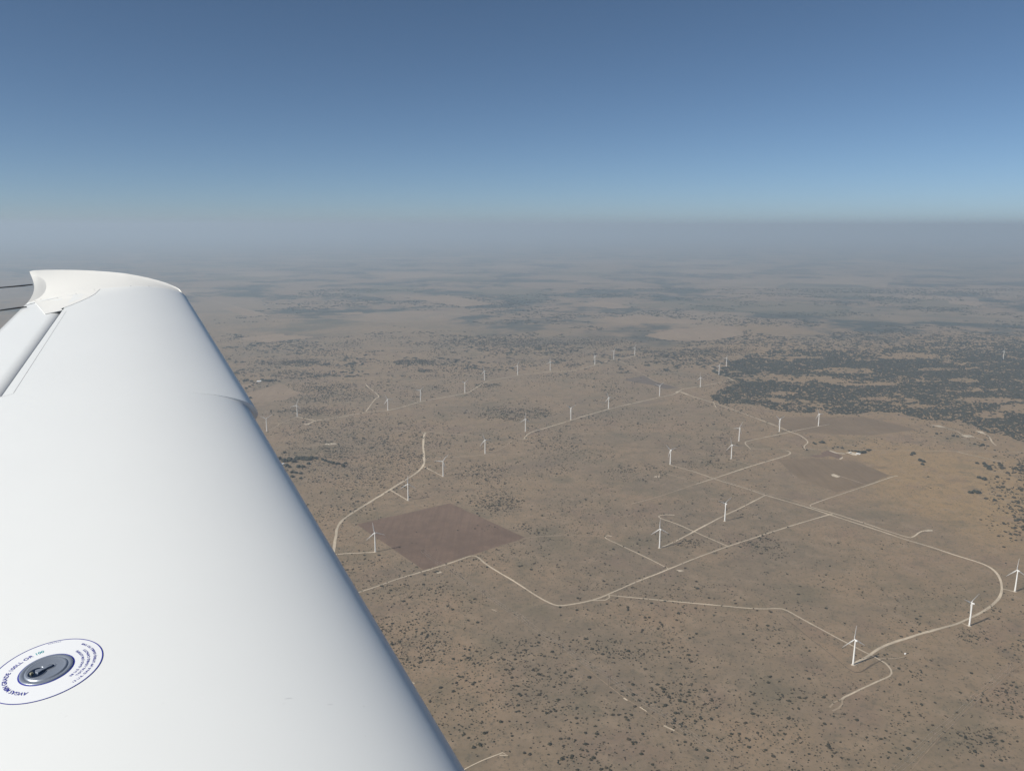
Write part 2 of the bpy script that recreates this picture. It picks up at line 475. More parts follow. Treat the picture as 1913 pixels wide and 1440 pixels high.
road([(1360.4, 1020.5), (1296, 992.7), (1263, 977.6), (1236, 969), (1229.5, 965.5), (1231, 963), (1240, 961), (1260, 962)], 5)
road([(1249, 1062.3), (1206.6, 1040.3), (1162.7, 1020), (1137.6, 1008.4), (1129.5, 1004), (1130, 1001.2), (1136, 999.6), (1143, 1002)], 5.2)
road([(1467, 841.6), (1473.5, 842.6), (1477, 845.5), (1475.5, 848.5), (1460.7, 853.7), (1401, 871), (1338.4, 892.3), (1300.8, 903.9)], 6.5)
road([(1300.8, 903.9), (1250.6, 921), (1216, 932), (1180, 941)], 4, M_TRACK)
road([(1300.8, 900.8), (1269.4, 891.4), (1245, 885), (1234, 883.6), (1231, 886), (1232, 889.8)], 4.5, M_TRACK)
road([(1366.6, 858.2), (1385, 863), (1404.3, 868.8)], 4.5, M_TRACK)
road([(1255.3, 869.4), (1252, 867.8)], 6)
road([(1271.6, 732.8), (1300, 742.8), (1328.8, 750.8), (1364, 763.7), (1409, 779.7), (1450.6, 795.7), (1474.7, 806.3), (1492.3, 811.7), (1505, 819.7), (1510.5, 826.5), (1503, 832), (1501.5, 837), (1506, 840)], 7.5)
road([(1550, 792.5), (1505, 800.5), (1479.5, 806.3), (1437.8, 815), (1400, 823), (1391.3, 826), (1393, 830), (1402.6, 839)], 6)
road([(1402, 838.6), (1470, 838.8), (1560, 839.6), (1627, 840.8), (1786, 843), (1913, 844.6), (2150, 849)], 4.5, M_TRACK)
road([(978.3, 820.3), (983, 813.8), (992.9, 806.7), (1009, 802.5), (1067.4, 784.9), (1086.9, 778.4), (1137, 764), (1184, 753), (1232.7, 742), (1262, 736), (1268, 731), (1274, 727), (1283, 725.4), (1308.2, 721.5), (1365.6, 710.8), (1371, 709)], 8.5)
road([(968, 820.6), (990, 819.6)], 8, M_TRACK)
road([(1262, 733), (1268, 730), (1286, 737)], 7)
road([(1371, 710), (1362.3, 706.9), (1342.9, 694.5), (1326.7, 685.8)], 7)
road([(1326.7, 685.8), (1357, 686.2)], 5, M_TRACK)
road([(1153.3, 671), (1203.5, 700.4), (1226, 714), (1274.8, 724.7)], 6, M_TRACK)
road([(1185.7, 665), (1146.8, 671.3), (1111, 682), (1087, 689), (1061, 694.2), (1028.5, 694), (999, 697), (967, 701.2), (935, 707.5), (912, 711), (903, 716), (891, 723), (878, 732), (870, 735), (826, 742.8), (785.6, 750), (748, 761.3), (724.7, 767), (683.5, 769.8), (644, 777.8), (615, 782), (587, 786), (578.5, 791.3), (568, 792.6)], 8)
road([(556, 778.8), (586.5, 785.5)], 6)
road([(500, 804), (515.8, 797.9), (521.6, 792.3), (521, 791)], 6, M_TRACK)
road([(400, 785.5), (483.7, 788.6), (521.6, 791.3), (545, 790.5)], 5, M_TRACK)
road([(522, 791), (545, 782.5), (553, 779.5)], 4.5, M_TRACK)
road([(683.5, 768.8), (701.4, 744), (708.8, 741.3), (704, 736), (696.5, 729.6), (685, 720.8), (683.5, 716.6)], 7)
road([(690, 722.5), (720, 718.5), (760, 712), (800, 705)], 5, M_TRACK)
road([(560, 797), (631.7, 799), (700, 802.5), (794, 807.5), (880, 813), (960, 819), (989.6, 820)], 4, M_TRACK)
road([(989.6, 821), (1054, 825.5), (1151.7, 833), (1232.7, 838), (1402, 838.6)], 4, M_FIELD_D)
road([(300, 537), (353.6, 550), (395.8, 561.8), (440, 573), (498.7, 588.7)], 10, M_TRACK)
road([(1786.9, 843.3), (1806.9, 848.6), (1831.4, 853.6), (1870.4, 862.5)], 6)
road([(1740, 794.5), (1766.8, 799), (1788, 805), (1795.8, 811.4), (1811.4, 814.6), (1827, 819), (1842.5, 823.5)], 7)
road([(1822.5, 804.6), (1840.3, 810.7), (1849, 815.7), (1852.6, 825.7), (1861.5, 832.4)], 8)
road([(840, 1452), (864, 1438.5), (888, 1425.7), (913.5, 1414.5), (930.5, 1408.8), (939, 1404.6), (948.8, 1406), (950, 1410.6), (941, 1413), (933.3, 1410)], 4)
road([(766.8, 1273.3), (774.7, 1276.7)], 4.5)
road([(786.5, 1305.8), (834.5, 1274.7), (885.3, 1240.9), (919, 1218.3), (936, 1209.8)], 3.0, M_STRIP)
road([(919, 1138), (927.7, 1141.5)], 3.2)
road([(1000, 1184.5), (1045, 1212.8), (1104.5, 1255), (1169.5, 1306), (1203.4, 1325.8), (1243, 1355.4), (1260, 1363.9), (1330, 1410)], 2.0, M_STRIP)
road([(1165, 1303.5), (1172, 1308)], 4); road([(1195, 1320), (1208, 1328.5)], 3.5); road([(1240, 1355), (1260, 1364.5)], 4.5)
road([(1794, 1162), (1800, 1163.7), (1808.6, 1169)], 5)
road([(1873, 1099.6), (1880, 1100.5), (1893.8, 1104.8)], 5)
road([(1642.7, 1229.8), (1650, 1229), (1668, 1231), (1692, 1226)], 3.2, M_TRACK)
road([(1700, 1277), (1790, 1340), (1700, 1400)], 0.1, M_TRACK) if False else None
road([(1913, 1235), (1850, 1287), (1790, 1340), (1735, 1400), (1700, 1440)], 2.4, M_STRIP, name='cleared_strip')
road([(1462, 1150), (1510, 1190), (1560, 1228), (1590, 1255), (1608, 1257), (1630, 1240), (1650, 1232)], 3.0, M_OLD)
road([(1312, 915), (1345, 955), (1352, 966)], 4, M_FIELD_T)
road([(1338, 762), (1332, 750)], 5)
road([(605, 829.5), (585, 832), (560, 835)], 4, M_TRACK)
road([(1305, 882), (1400, 912), (1430, 905), (1448, 903)], 3, M_TRACK) if False else None
road([(975, 1006), (1020, 1000), (1120, 1001)], 3.5, M_TRACK)
road([(735, 1030), (791, 1065)], 4, M_FIELD_T)
for q in ((1594, 1241), (1232, 1023.5), (1354.5, 973.2)):
    pass

# ------------------------------------------------------------------ wind turbines
def ring(bm, r, z, n, cx=0.0):
    return [bm.verts.new((r * math.cos(2 * math.pi * i / n) + cx, r * math.sin(2 * math.pi * i / n), z)) for i in range(n)]


def bridge(bm, a, b):
    n = len(a)
    for i in range(n): bm.faces.new((a[i], a[(i + 1) % n], b[(i + 1) % n], b[i]))


def lathe(prof, n=20):
    bm = bmesh.new(); prev = None
    for r, z in prof:
        cur = ring(bm, max(r, 1e-4), z, n)
        if prev: bridge(bm, prev, cur)
        else: bm.faces.new(cur[::-1])
        prev = cur
    bm.faces.new(prev)
    return bm


def box_bm(bm, x0, x1, y0, y1, z0, z1):
    v = [bm.verts.new(p) for p in ((x0, y0, z0), (x1, y0, z0), (x1, y1, z0), (x0, y1, z0), (x0, y0, z1), (x1, y0, z1), (x1, y1, z1), (x0, y1, z1))]
    for f in ((0, 3, 2, 1), (4, 5, 6, 7), (0, 1, 5, 4), (1, 2, 6, 5), (2, 3, 7, 6), (3, 0, 4, 7)): bm.faces.new([v[i] for i in f])
    return v


def mesh_of(bm, name, mat, smooth=False):
    bmesh.ops.recalc_face_normals(bm, faces=bm.faces)
    me = bpy.data.meshes.new(name); bm.to_mesh(me); bm.free()
    if smooth: me.shade_smooth()
    me.materials.append(mat)
    return me


me_tower = mesh_of(lathe([(2.75, 0), (2.7, 5), (2.55, 20), (2.35, 40), (2.05, 60), (1.75, 77.5), (1.75, 78.2)], 20), 'tower', M_TOWER, True)
me_pad = mesh_of(lathe([(6.0, 0.0), (5.6, 1.0), (4, 1.2), (3, 1.25)], 24), 'foundation', M_CONC)
bm = bmesh.new()
box_bm(bm, -1.7, 1.7, -8.0, 2.4, 78.2, 81.9)
bmesh.ops.bevel(bm, geom=list(bm.edges), offset=0.55, segments=2, affect='EDGES')
box_bm(bm, -0.8, 0.8, -7.4, -5.4, 81.8, 82.7)
me_nac = mesh_of(bm, 'nacelle', M_TOWER)
bm = lathe([(1.3, 0), (1.6, 0.5), (1.65, 1.6), (1.3, 2.6), (0.7, 3.2), (0.1, 3.45)], 16)
bmesh.ops.rotate(bm, verts=bm.verts, cent=(0, 0, 0), matrix=Matrix.Rotation(R(-90), 3, 'X'))
me_hub = mesh_of(bm, 'hub', M_TOWER, True)
# a blade: round root, widest at a fifth of the span, tapered and twisted
bm = bmesh.new(); prev = None
for r, ch, th, tw in ((0.9, 2.0, 2.0, 20), (3, 2.05, 1.9, 20), (6, 2.9, 1.1, 17), (9.5, 3.5, 0.8, 13), (16, 2.9, 0.55, 8), (24, 2.2, 0.4, 4), (33, 1.6, 0.28, 1.5), (40, 1.15, 0.18, 0), (43.4, 0.7, 0.1, -1), (44.3, 0.2, 0.05, -1)):
    cur = []; ch *= 1.0 if r < 4 else 1.3; th *= 1.0 if r < 4 else 1.6
    for i in range(10):
        a = 2 * math.pi * i / 10
        x = math.cos(a) * ch / 2 - (ch / 2 - 1.0) * 0.5; y = math.sin(a) * th / 2
        c_, s_ = math.cos(R(tw)), math.sin(R(tw))
        cur.append(bm.verts.new((x * c_ - y * s_, x * s_ + y * c_, r)))
    if prev: bridge(bm, prev, cur)
    else: bm.faces.new(cur[::-1])
    prev = cur
bm.faces.new(prev)
me_blade = mesh_of(bm, 'blade', M_TOWER, True)

TURB = [  # base pixel, yaw, rotor phase, what sets it apart
    ((498.6, 805.2), -20, 60, 'white wind turbine nearest the wing edge, two blades raised in a V'),
    ((555.5, 778.5), -20, 18, 'white wind turbine beside the dark scrub strip, second one from the wing edge'),
    ((724.7, 766.8), -25, 96, 'white wind turbine just right of the hooked side track in the far row'),
    ((785.6, 749), -25, 45, 'white wind turbine in the far row between the hooked side track and the road bend'),
    ((868.6, 733.8), -28, 54, 'white wind turbine at the lower end of the bend in the far row road'),
    ((905, 710.8), -28, 105, 'white wind turbine at the upper end of the far row bend'),
    ((967, 700.4), -28, 18, 'small white wind turbine alone on the straight after the far row bend'),
    ((1027.9, 692.3), -15, 0, 'small white wind turbine with one blade straight up, fourth from the far row end'),
    ((1111.2, 681), -28, 90, 'small white wind turbine third from the end of the farthest row'),
    ((1146.5, 670.9), -28, 36, 'small white wind turbine second from the end of the farthest row'),
    ((1185.7, 664.7), -28, 27, 'small white wind turbine at the very end of the farthest row'),
    ((1356.8, 684.8), -28, 27, 'white wind turbine on the edge of the dark woodland, farthest of the middle row'),
    ((1342.9, 700.7), -28, 30, 'white wind turbine beside the short slanting road near the woodland tip'),
    ((1308.2, 723.4), -25, 117, 'white wind turbine just past the main road fork, blade pointing up'),
    ((1232, 740), -20, 54, 'white wind turbine left of the main road fork below the small dark field'),
    ((1136.8, 763), -25, 99, 'white wind turbine third along the middle row road from its near end'),
    ((1066.4, 784), -25, 66, 'white wind turbine with two blades raised in a V, second along the middle row road'),
    ((981.5, 806), -25, 3, 'white wind turbine where the middle row road begins, beside the broad brush patch'),
    ((906.3, 847.2), -25, 102, 'white wind turbine on the faint track between wide dirt road and middle row'),
    ((827.9, 889.8), -14, 39, 'white wind turbine ending the short spur from the wide dirt road bend'),
    ((762.6, 934.6), -20, 3, 'white wind turbine on the short spur above the purple brown square field'),
    ((701.4, 1030.6), -22, 111, 'white wind turbine left of the purple brown field, its shadow falling on the field'),
    ((1232, 1023.3), -12, 0, 'white wind turbine at the dead end of the diagonal road beside dark brush'),
    ((1354, 973), -25, 54, 'white wind turbine standing just below the middle of the diagonal dirt road'),
    ((1252, 867.2), -22, 78, 'white wind turbine at the upper left end of the long double road'),
    ((1366, 856.8), -20, 108, 'white wind turbine on the short track above the hook ended road'),
    ((1380.4, 824), -20, 33, 'white wind turbine left of the crossing track, blade raised to the right'),
    ((1455.8, 806.3), -25, 69, 'white wind turbine beside the road crossing left of the brown field'),
    ((1528.8, 795.7), -25, 96, 'white wind turbine inside the far brown field under the woodland edge'),
    ((1593.6, 1241.3), -14, 3, 'largest and nearest white wind turbine, its shadow crossing the track junction'),
    ((1810.8, 1168.6), -25, 57, 'tall white wind turbine inside the wide road curve, one blade raised to the right'),
    ((1896, 1104.6), -8, 3, 'tall white wind turbine outside the wide road curve at the right edge'),
    ((1874, 671.5), -25, 20, 'tiny white wind turbine far off in the dark woodland on the right'),
]
TB = []
tb_parts = [('foundation', me_pad), ('tower', me_tower), ('nacelle', me_nac), ('hub', me_hub)]
for k, (b, yaw, ph, lab) in enumerate(TURB):
    g = gnd(*b)
    TB.append(g[:2])
    t = bpy.data.objects.new('wind_turbine', None)
    COL.objects.link(t)
    t.location = (g[0], g[1], -GH); t.rotation_euler = (0, 0, R(-yaw))
    tag(t, lab, 'wind turbine', 'white wind turbines of the wind farm')
    for nm, me in tb_parts:
        o = link_mesh(nm, me, None, t)
        if nm == 'hub': o.location = (0, 2.3, 80)
    for j in range(3):
        o = link_mesh('blade', me_blade, None, t)
        o.location = (0, 3.9, 80)
        o.rotation_euler = (0, R(ph + 120 * j), 0)
TB = np.array(TB)


# ------------------------------------------------------------------ transmission line
def hframe(loc, rz, label, group, h=34.0):
    t = bpy.data.objects.new('transmission_structure', None); COL.objects.link(t)
    t.location = loc; t.rotation_euler = (0, 0, rz)
    tag(t, label, 'power pole', group)
    for s in (-1, 1):
        bm = lathe([(0.45, 0), (0.38, h * .5), (0.28, h)], 8)
        for v in bm.verts: v.co.x += s * 4.2
        from_bm('pole', bm, M_WOODPOLE, t)
    bm = bmesh.new(); box_bm(bm, -9.5, 9.5, -0.25, 0.25, h - 3.6, h - 3.0); from_bm('crossarm', bm, M_WOODPOLE, t)
    for s in (-1, 1):
        bm = bmesh.new()
        a = Vector((-4.2 * s, 0.32 * s, h * .62)); b = Vector((4.2 * s, 0.32 * s, h * .88)); d = Vector((0, 0, .3))
        e = Vector((0, .15, 0))
        v = [bm.verts.new(p) for p in (a - d - e, a + d - e, b + d - e, b - d - e, a - d + e, a + d + e, b + d + e, b - d + e)]
        for f in ((0, 1, 2, 3), (7, 6, 5, 4), (0, 4, 5, 1), (1, 5, 6, 2), (2, 6, 7, 3), (3, 7, 4, 0)): bm.faces.new([v[i] for i in f])
        from_bm('brace', bm, M_WOODPOLE, t)
    for s in (-9, 0, 9):
        bm = lathe([(0.16, h - 5.3), (0.2, h - 4.4), (0.16, h - 3.6)], 6)
        for v in bm.verts: v.co.x += s
        from_bm('insulator', bm, M_WIRE, t)
    return t


def wire(pts, off, d, name, label, group, h=28.7, sag=7.0, r=0.09):
    V = []; path = []
    nrm = np.array([-d[1], d[0]])
    for a, b in zip(pts[:-1], pts[1:]):
        for j in range(10):
            t = j / 10
            p = a + (b - a) * t + nrm * off
            path.append((p[0], p[1], -GH + h - 4 * sag * t * (1 - t)))
    p = pts[-1] + nrm * off; path.append((p[0], p[1], -GH + h))
    path = np.array(path)
    G = np.stack([path + np.array([nrm[0] * math.cos(a) * r, nrm[1] * math.cos(a) * r, math.sin(a) * r]) for a in (0, 2.09, 4.19, 6.283)], 1)
    o = grid_mesh(name, G, M_WIRE)
    return tag(o, label, 'cable', group)


def power_line(p1, p2, k0, k1, which, labs):
    a, b = gnd(*p1)[:2], gnd(*p2)[:2]
    step = b - a; d = step / np.hypot(*step)
    pts = [a + step * k for k in range(k0, k1 + 1)]
    for i, p in enumerate(pts):
        hframe((p[0], p[1], -GH), math.atan2(d[1], d[0]) + math.pi / 2, labs[min(i, len(labs) - 1)], 'power poles ' + which)
    for off, w in ((-9, 'left'), (0, 'middle'), (9, 'right')):
        wire(pts, off, d, 'conductor_cable', w + ' conductor cable of the power line ' + which, 'cables of the power line ' + which)


power_line((1138.4, 1280.6), (1243, 1352.6), -5, 2, 'crossing the lower middle brush', [
    'power pole frame farthest along the lower middle line, near the purple field road',
    'second farthest power pole frame of the lower middle line',
    'third farthest power pole frame of the lower middle line, below the pale road bend',
    'power pole frame left of the small bright dirt dash in the lower middle brush',
    'power pole frame near the start of the pale cable track in the lower middle',
    'power pole frame just above the bright dirt dashes in the lower middle',
    'power pole frame beside the longest bright dirt dash in the lower middle',
    'power pole frame closest to the bottom edge in the lower middle line'])
power_line((1744.6, 1388.4), (1820, 1319), -1, 2, 'at the lower right corner', [
    'power pole frame of the lower right line closest to the bottom edge',
    'power pole frame of the lower right line left of the dense dark brush',
    'power pole frame of the lower right line beside the cleared strip middle',
    'power pole frame of the lower right line nearest the right edge'])


# ------------------------------------------------------------------ farm buildings
def shed(px, w, l, h, rz, label, cat='house', name='farmhouse'):
    g = gnd(*px)
    t = bpy.data.objects.new(name, None); COL.objects.link(t)
    t.location = (g[0], g[1], -GH); t.rotation_euler = (0, 0, rz)
    tag(t, label, cat)
    bm = bmesh.new(); box_bm(bm, -l / 2, l / 2, -w / 2, w / 2, 0, h); from_bm('wall', bm, M_WALL, t)
    bm = bmesh.new(); rh = w * .28; e = .6
    v = [bm.verts.new(p) for p in ((-l / 2 - e, -w / 2 - e, h + .01), (l / 2 + e, -w / 2 - e, h + .01), (l / 2 + e, w / 2 + e, h + .01), (-l / 2 - e, w / 2 + e, h + .01), (-l / 2 - e, 0, h + rh), (l / 2 + e, 0, h + rh))]
    for f in ((0, 1, 5, 4), (3, 4, 5, 2), (0, 4, 3), (1, 2, 5), (0, 3, 2, 1)): bm.faces.new([v[i] for i in f])
    from_bm('roof', bm, M_ROOF, t)
    bm = bmesh.new(); box_bm(bm, -1.2, 1.2, -w / 2 - .08, -w / 2 + .02, 0.02, 2.4); from_bm('door', bm, M_DARK, t)
    for s in (-1, 1):
        bm = bmesh.new(); box_bm(bm, s * l * .3 - .9, s * l * .3 + .9, -w / 2 - .06, -w / 2 + .02, 1.1, 2.3); from_bm('window', bm, M_DARK, t)
    return t


shed((484, 713.5), 22, 34, 6, R(15), 'white roofed farmhouse among dark trees near the wing edge, far left')
shed((527, 868), 14, 20, 5, R(50), 'white shed half hidden beside the wing edge next to the dark tree clump', 'shed', 'shed')
shed((1603, 848.6), 10, 22, 5, R(-20), 'pale roofed barn beside the bright yard of the far ranch', 'barn', 'barn')
shed((1588, 846.2), 8, 14, 4, R(20), 'small pale shed on the bright yard of the far ranch', 'shed', 'shed')
# livestock water tank by the lower right track
g = gnd(1691, 1221.5)
t = bpy.data.objects.new('water_tank', None); COL.objects.link(t); t.location = (g[0], g[1], -GH)
tag(t, 'small white water tank among dark bushes right of the nearest turbine', 'water tank')
from_bm('tank', lathe([(2.4, 0), (2.4, 3.4), (2.2, 3.6)], 18), M_ROOF, t)
from_bm('lid', lathe([(2.45, 3.6), (0.6, 4.3), (0.4, 4.5)], 18), M_TOWER, t)


# ------------------------------------------------------------------ bushes, trees and woodland
def blob_mesh(name, mat, sub, seed, flat=0.62, amp=0.28):
    bm = bmesh.new(); bmesh.ops.create_icosphere(bm, subdivisions=sub, radius=1.0)
    for v in bm.verts:
        n = mnoise.noise(v.co * 1.9 + Vector((seed * 7.1, 0, 0))) + 0.6 * mnoise.noise(v.co * 4.3 + Vector((0, seed * 3.3, 0)))
        v.co *= 1 + amp * n * 1.6
        v.co.z = max(v.co.z * flat, -0.12) + 0.12
    me = bpy.data.meshes.new(name); bm.to_mesh(me); bm.free(); me.materials.append(mat)
    return me


def seg_dist(P, Q):
    """distance from points P to polyline Q, coarse"""
    d = np.full(len(P), 1e9)
    for q in Q[::2]:
        d = np.minimum(d, (P[:, 0] - q[0]) ** 2 + (P[:, 1] - q[1]) ** 2)
    return np.sqrt(d)


BLOBS = [  # where the photograph shows thicker brush: centre, radii, strength (per sq km)
    (740, 1205, 95, 48, 9000), (700, 1080, 30, 14, 3500), (900, 885, 62, 22, 5200), (925, 937, 50, 26, 4800), (1000, 995, 46, 18, 3500),
    (955, 772, 75, 13, 5000), (1290, 1014, 32, 9, 8000), (1370, 1020, 70, 22, 2800), (1440, 1020, 46, 32, 2600), (780, 677, 45, 5, 6000),
    (795, 692, 22, 4, 5000), (540, 678, 60, 6, 6000), (575, 674, 30, 4, 4000), (600, 735, 90, 22, 2800), (590, 768, 80, 9, 5500), (910, 720, 24, 4, 9000),
    (1260, 1290, 70, 40, 3800), (1190, 1200, 130, 40, 1600), (1130, 1220, 60, 30, 1800), (1400, 1375, 90, 35, 2200), (1290, 1330, 90, 40, 2600),
    (1840, 1385, 75, 40, 5200), (1880, 1310, 60, 40, 3500), (1820, 1185, 50, 18, 3200), (1700, 1250, 50, 26, 2800), (1900, 1210, 30, 20, 2500),
    (1080, 1410, 70, 40, 3200), (900, 1330, 110, 60, 2600), (1010, 1290, 90, 60, 2400), (870, 1240, 60, 40, 1800), (1190, 882, 60, 18, 2600),
    (1290, 868, 50, 12, 2600), (1345, 850, 60, 35, 1000), (650, 860, 130, 60, 1400), (720, 880, 120, 50, 1500), (700, 820, 150, 40, 1200),
    (1050, 1040, 110, 40, 900), (1390, 720, 60, 14, 3500), (1480, 1370, 100, 60, 1600), (1500, 1300, 70, 20, 1800), (1700, 1330, 60, 50, 900),
    (1640, 1390, 80, 40, 1500), (1200, 1130, 140, 40, 700), (1490, 1130, 50, 14, 900), (1740, 910, 50, 14, 900), (1200, 1000, 60, 60, 500),
    (1110, 640, 80, 9, 1600), (960, 640, 100, 10, 1300), (1290, 660, 110, 8, 1800), (560, 700, 60, 10, 2500), (1360, 655, 60, 8, 2500), (640, 600, 90, 8, 800),
    (1330, 800, 70, 18, 500), (1420, 1180, 120, 40, 700), (905, 987, 22, 6, 2500), (1455, 790, 50, 20, 300)]
WOOD = [(1322, 742), (1335, 728), (1372, 716), (1352, 695), (1365, 677), (1400, 664), (1438, 657), (1520, 653), (1655, 658), (1700, 642), (1770, 634), (1913, 640), (2250, 650), (2250, 880), (1913, 832), (1902, 825), (1825, 795), (1750, 782), (1690, 772), (1617, 771), (1540, 773), (1460, 768), (1405, 760), (1350, 752)]
CLEAR = [(1470, 706, 95, 7), (1580, 693, 60, 6), (1690, 665, 62, 6), (1850, 748, 60, 6), (1905, 762, 40, 9), (1850, 775, 28, 8), (1710, 759, 28, 5), (1560, 712, 40, 3.5),
         (1430, 700, 22, 6), (1800, 711, 30, 4), (1460, 735, 30, 3), (1640, 745, 40, 3), (1750, 690, 40, 3), (1500, 668, 40, 2.5), (1640, 718, 30, 2.5)]


def scatter(n, y0, y1, spread=0.78):
    Y = np.sqrt(rng.uniform(y0 ** 2, y1 ** 2, n)); X = Y * rng.uniform(-spread, spread, n)
    return X, Y


def density(X, Y):
    P = np.stack([X, Y, np.full_like(X, -GH)], -1)
    px, py = to_px(P)
    D = np.where(py < 950, 600.0, 900.0) + np.where(py > 1090, 2300, 0) * np.clip((1700 - px) / 500, 0.25, 1) + np.where((px < 1150) & (py > 640) & (py < 1100), 850, 0) * np.clip((py - 700) / 150, 0.25, 1)
    n1 = fbm(X / 260, Y / 260, 1); n2 = fbm(X / 60, Y / 60, 5)
    D = D * np.clip((n1 - 0.36) * 5.5, 0.06, 2.4)
    for cx, cy, rx, ry, s in BLOBS:
        # ragged blob
        q = ((px - cx) / rx) ** 2 + ((py - cy) / ry) ** 2 + (n1 - 0.5) * 2.2 + (n2 - 0.5) * 1.2
        D = D + 3.1 * s * np.clip(1.15 - q, 0, 1) * np.clip((n2 - 0.25) * 2.4, 0.1, 1.6)
    right = np.clip((px - 1840) / 70, 0, 1) * np.clip((py - 845) / 20, 0, 1) * np.clip((1035 - py) / 60, 0, 1)
    D = D + 4200 * right * np.clip((n2 - 0.3) * 3, 0, 1.5)
    D = np.where((px > 1450) & (px < 1840) & (py > 840) & (py < 1010), D * 0.12, D)
    for poly in FIELDS_CLEAR:
        D = np.where(in_poly(px, py, poly), D * 0.015, D)
    q = ((px - 905) / 24) ** 2 + ((py - 986) / 7) ** 2
    D = np.where(q < 1, 2600, D)
    wood = in_poly(px, py, WOOD)
    D = np.where(wood, D * 0.5, D)
    return D, px, py, wood


ico = bmesh.new(); bmesh.ops.create_icosphere(ico, subdivisions=1, radius=1.0)
ICOV = np.array([v.co[:] for v in ico.verts]); ICOF = np.array([[v.index for v in f.verts] for f in ico.faces]); ico.free()
# a flatter 20-face tuft for the thousands in the distance
ico = bmesh.new(); bmesh.ops.create_icosphere(ico, subdivisions=0 or 1, radius=1.0)
ico.free()
phi = (1 + 5 ** .5) / 2
IV = np.array([(-1, phi, 0), (1, phi, 0), (-1, -phi, 0), (1, -phi, 0), (0, -1, phi), (0, 1, phi), (0, -1, -phi), (0, 1, -phi), (phi, 0, -1), (phi, 0, 1), (-phi, 0, -1), (-phi, 0, 1)]) / math.sqrt(1 + phi * phi)
IF = np.array([(0, 11, 5), (0, 5, 1), (0, 1, 7), (0, 7, 10), (0, 10, 11), (1, 5, 9), (5, 11, 4), (11, 10, 2), (10, 7, 6), (7, 1, 8), (3, 9, 4), (3, 4, 2), (3, 2, 6), (3, 6, 8), (3, 8, 9), (4, 9, 5), (2, 4, 11), (6, 2, 10), (8, 6, 7), (9, 8, 1)])


def tufts(name, X, Y, r, hfac, mat, label, cat, elong=0.25):
    n = len(X)
    V = np.repeat(IV[None], n, 0) * (1 + rng.normal(0, 0.2, (n, 12, 1)))
    a = rng.uniform(0, 2 * math.pi, n); e = 1 + rng.uniform(-elong, elong * 2, n)
    vx = V[:, :, 0] * e[:, None]; vy = V[:, :, 1]
    c, s = np.cos(a)[:, None], np.sin(a)[:, None]
    x = (vx * c - vy * s) * r[:, None] + X[:, None]; y = (vx * s + vy * c) * r[:, None] + Y[:, None]
    z = (np.maximum(V[:, :, 2], -0.35) + 0.35) * (r * hfac)[:, None] - GH
    P = np.stack([x, y, z], -1).reshape(-1, 3)
    Fc = (IF[None] + (np.arange(n) * 12)[:, None, None]).reshape(-1, 3)
    o = from_np(name, P, Fc, mat)
    return tag(o, label, cat, kind='stuff')


# brush of the open plain
N = 950000
X, Y = scatter(N, 1420, 9000)
area = 0.78 * (9.0 ** 2 - 1.42 ** 2)
cand = N / area
D, px, py, wood = density(X, Y)
keep = rng.uniform(0, 1, N) * cand < D
keep &= ~((px < 900) & in_poly(px, py, [(-400, 560), (300, 560), (420, 700), (640, 1110), (830, 1500), (-400, 1500)]))
X, Y, px, py = X[keep], Y[keep], px[keep], py[keep]
ok = np.ones(len(X), bool)
P2 = np.c_[X, Y]
for Q, w in ROADS:
    lo, hi = Q.min(0) - 12, Q.max(0) + 12
    m = np.where((X > lo[0]) & (X < hi[0]) & (Y > lo[1]) & (Y < hi[1]))[0]
    if len(m) and len(Q) > 1: ok[m] &= seg_dist(P2[m], Q[::1] if len(Q) < 4 else Q) > w * 0.5 + 2.5 + (9 if len(Q) > 3 else 0) * 0.35
for tb in TB: ok &= (X - tb[0]) ** 2 + (Y - tb[1]) ** 2 > 28 ** 2
X, Y, px, py = X[ok], Y[ok], px[ok], py[ok]
rad = np.clip(rng.lognormal(math.log(1.88), 0.42, len(X)), 1.0, 5.2) * (1 + 0.25 * (vnoise(X / 300, Y / 300, 8) - 0.5)) * (1 + np.clip((Y - 3000) / 5000, 0, .9))
rad = np.where((px > 1820) & (py > 820) & (py < 1060), rad * 2.0, rad)
dark = (px > 1820) & (py > 820) & (py < 1060)
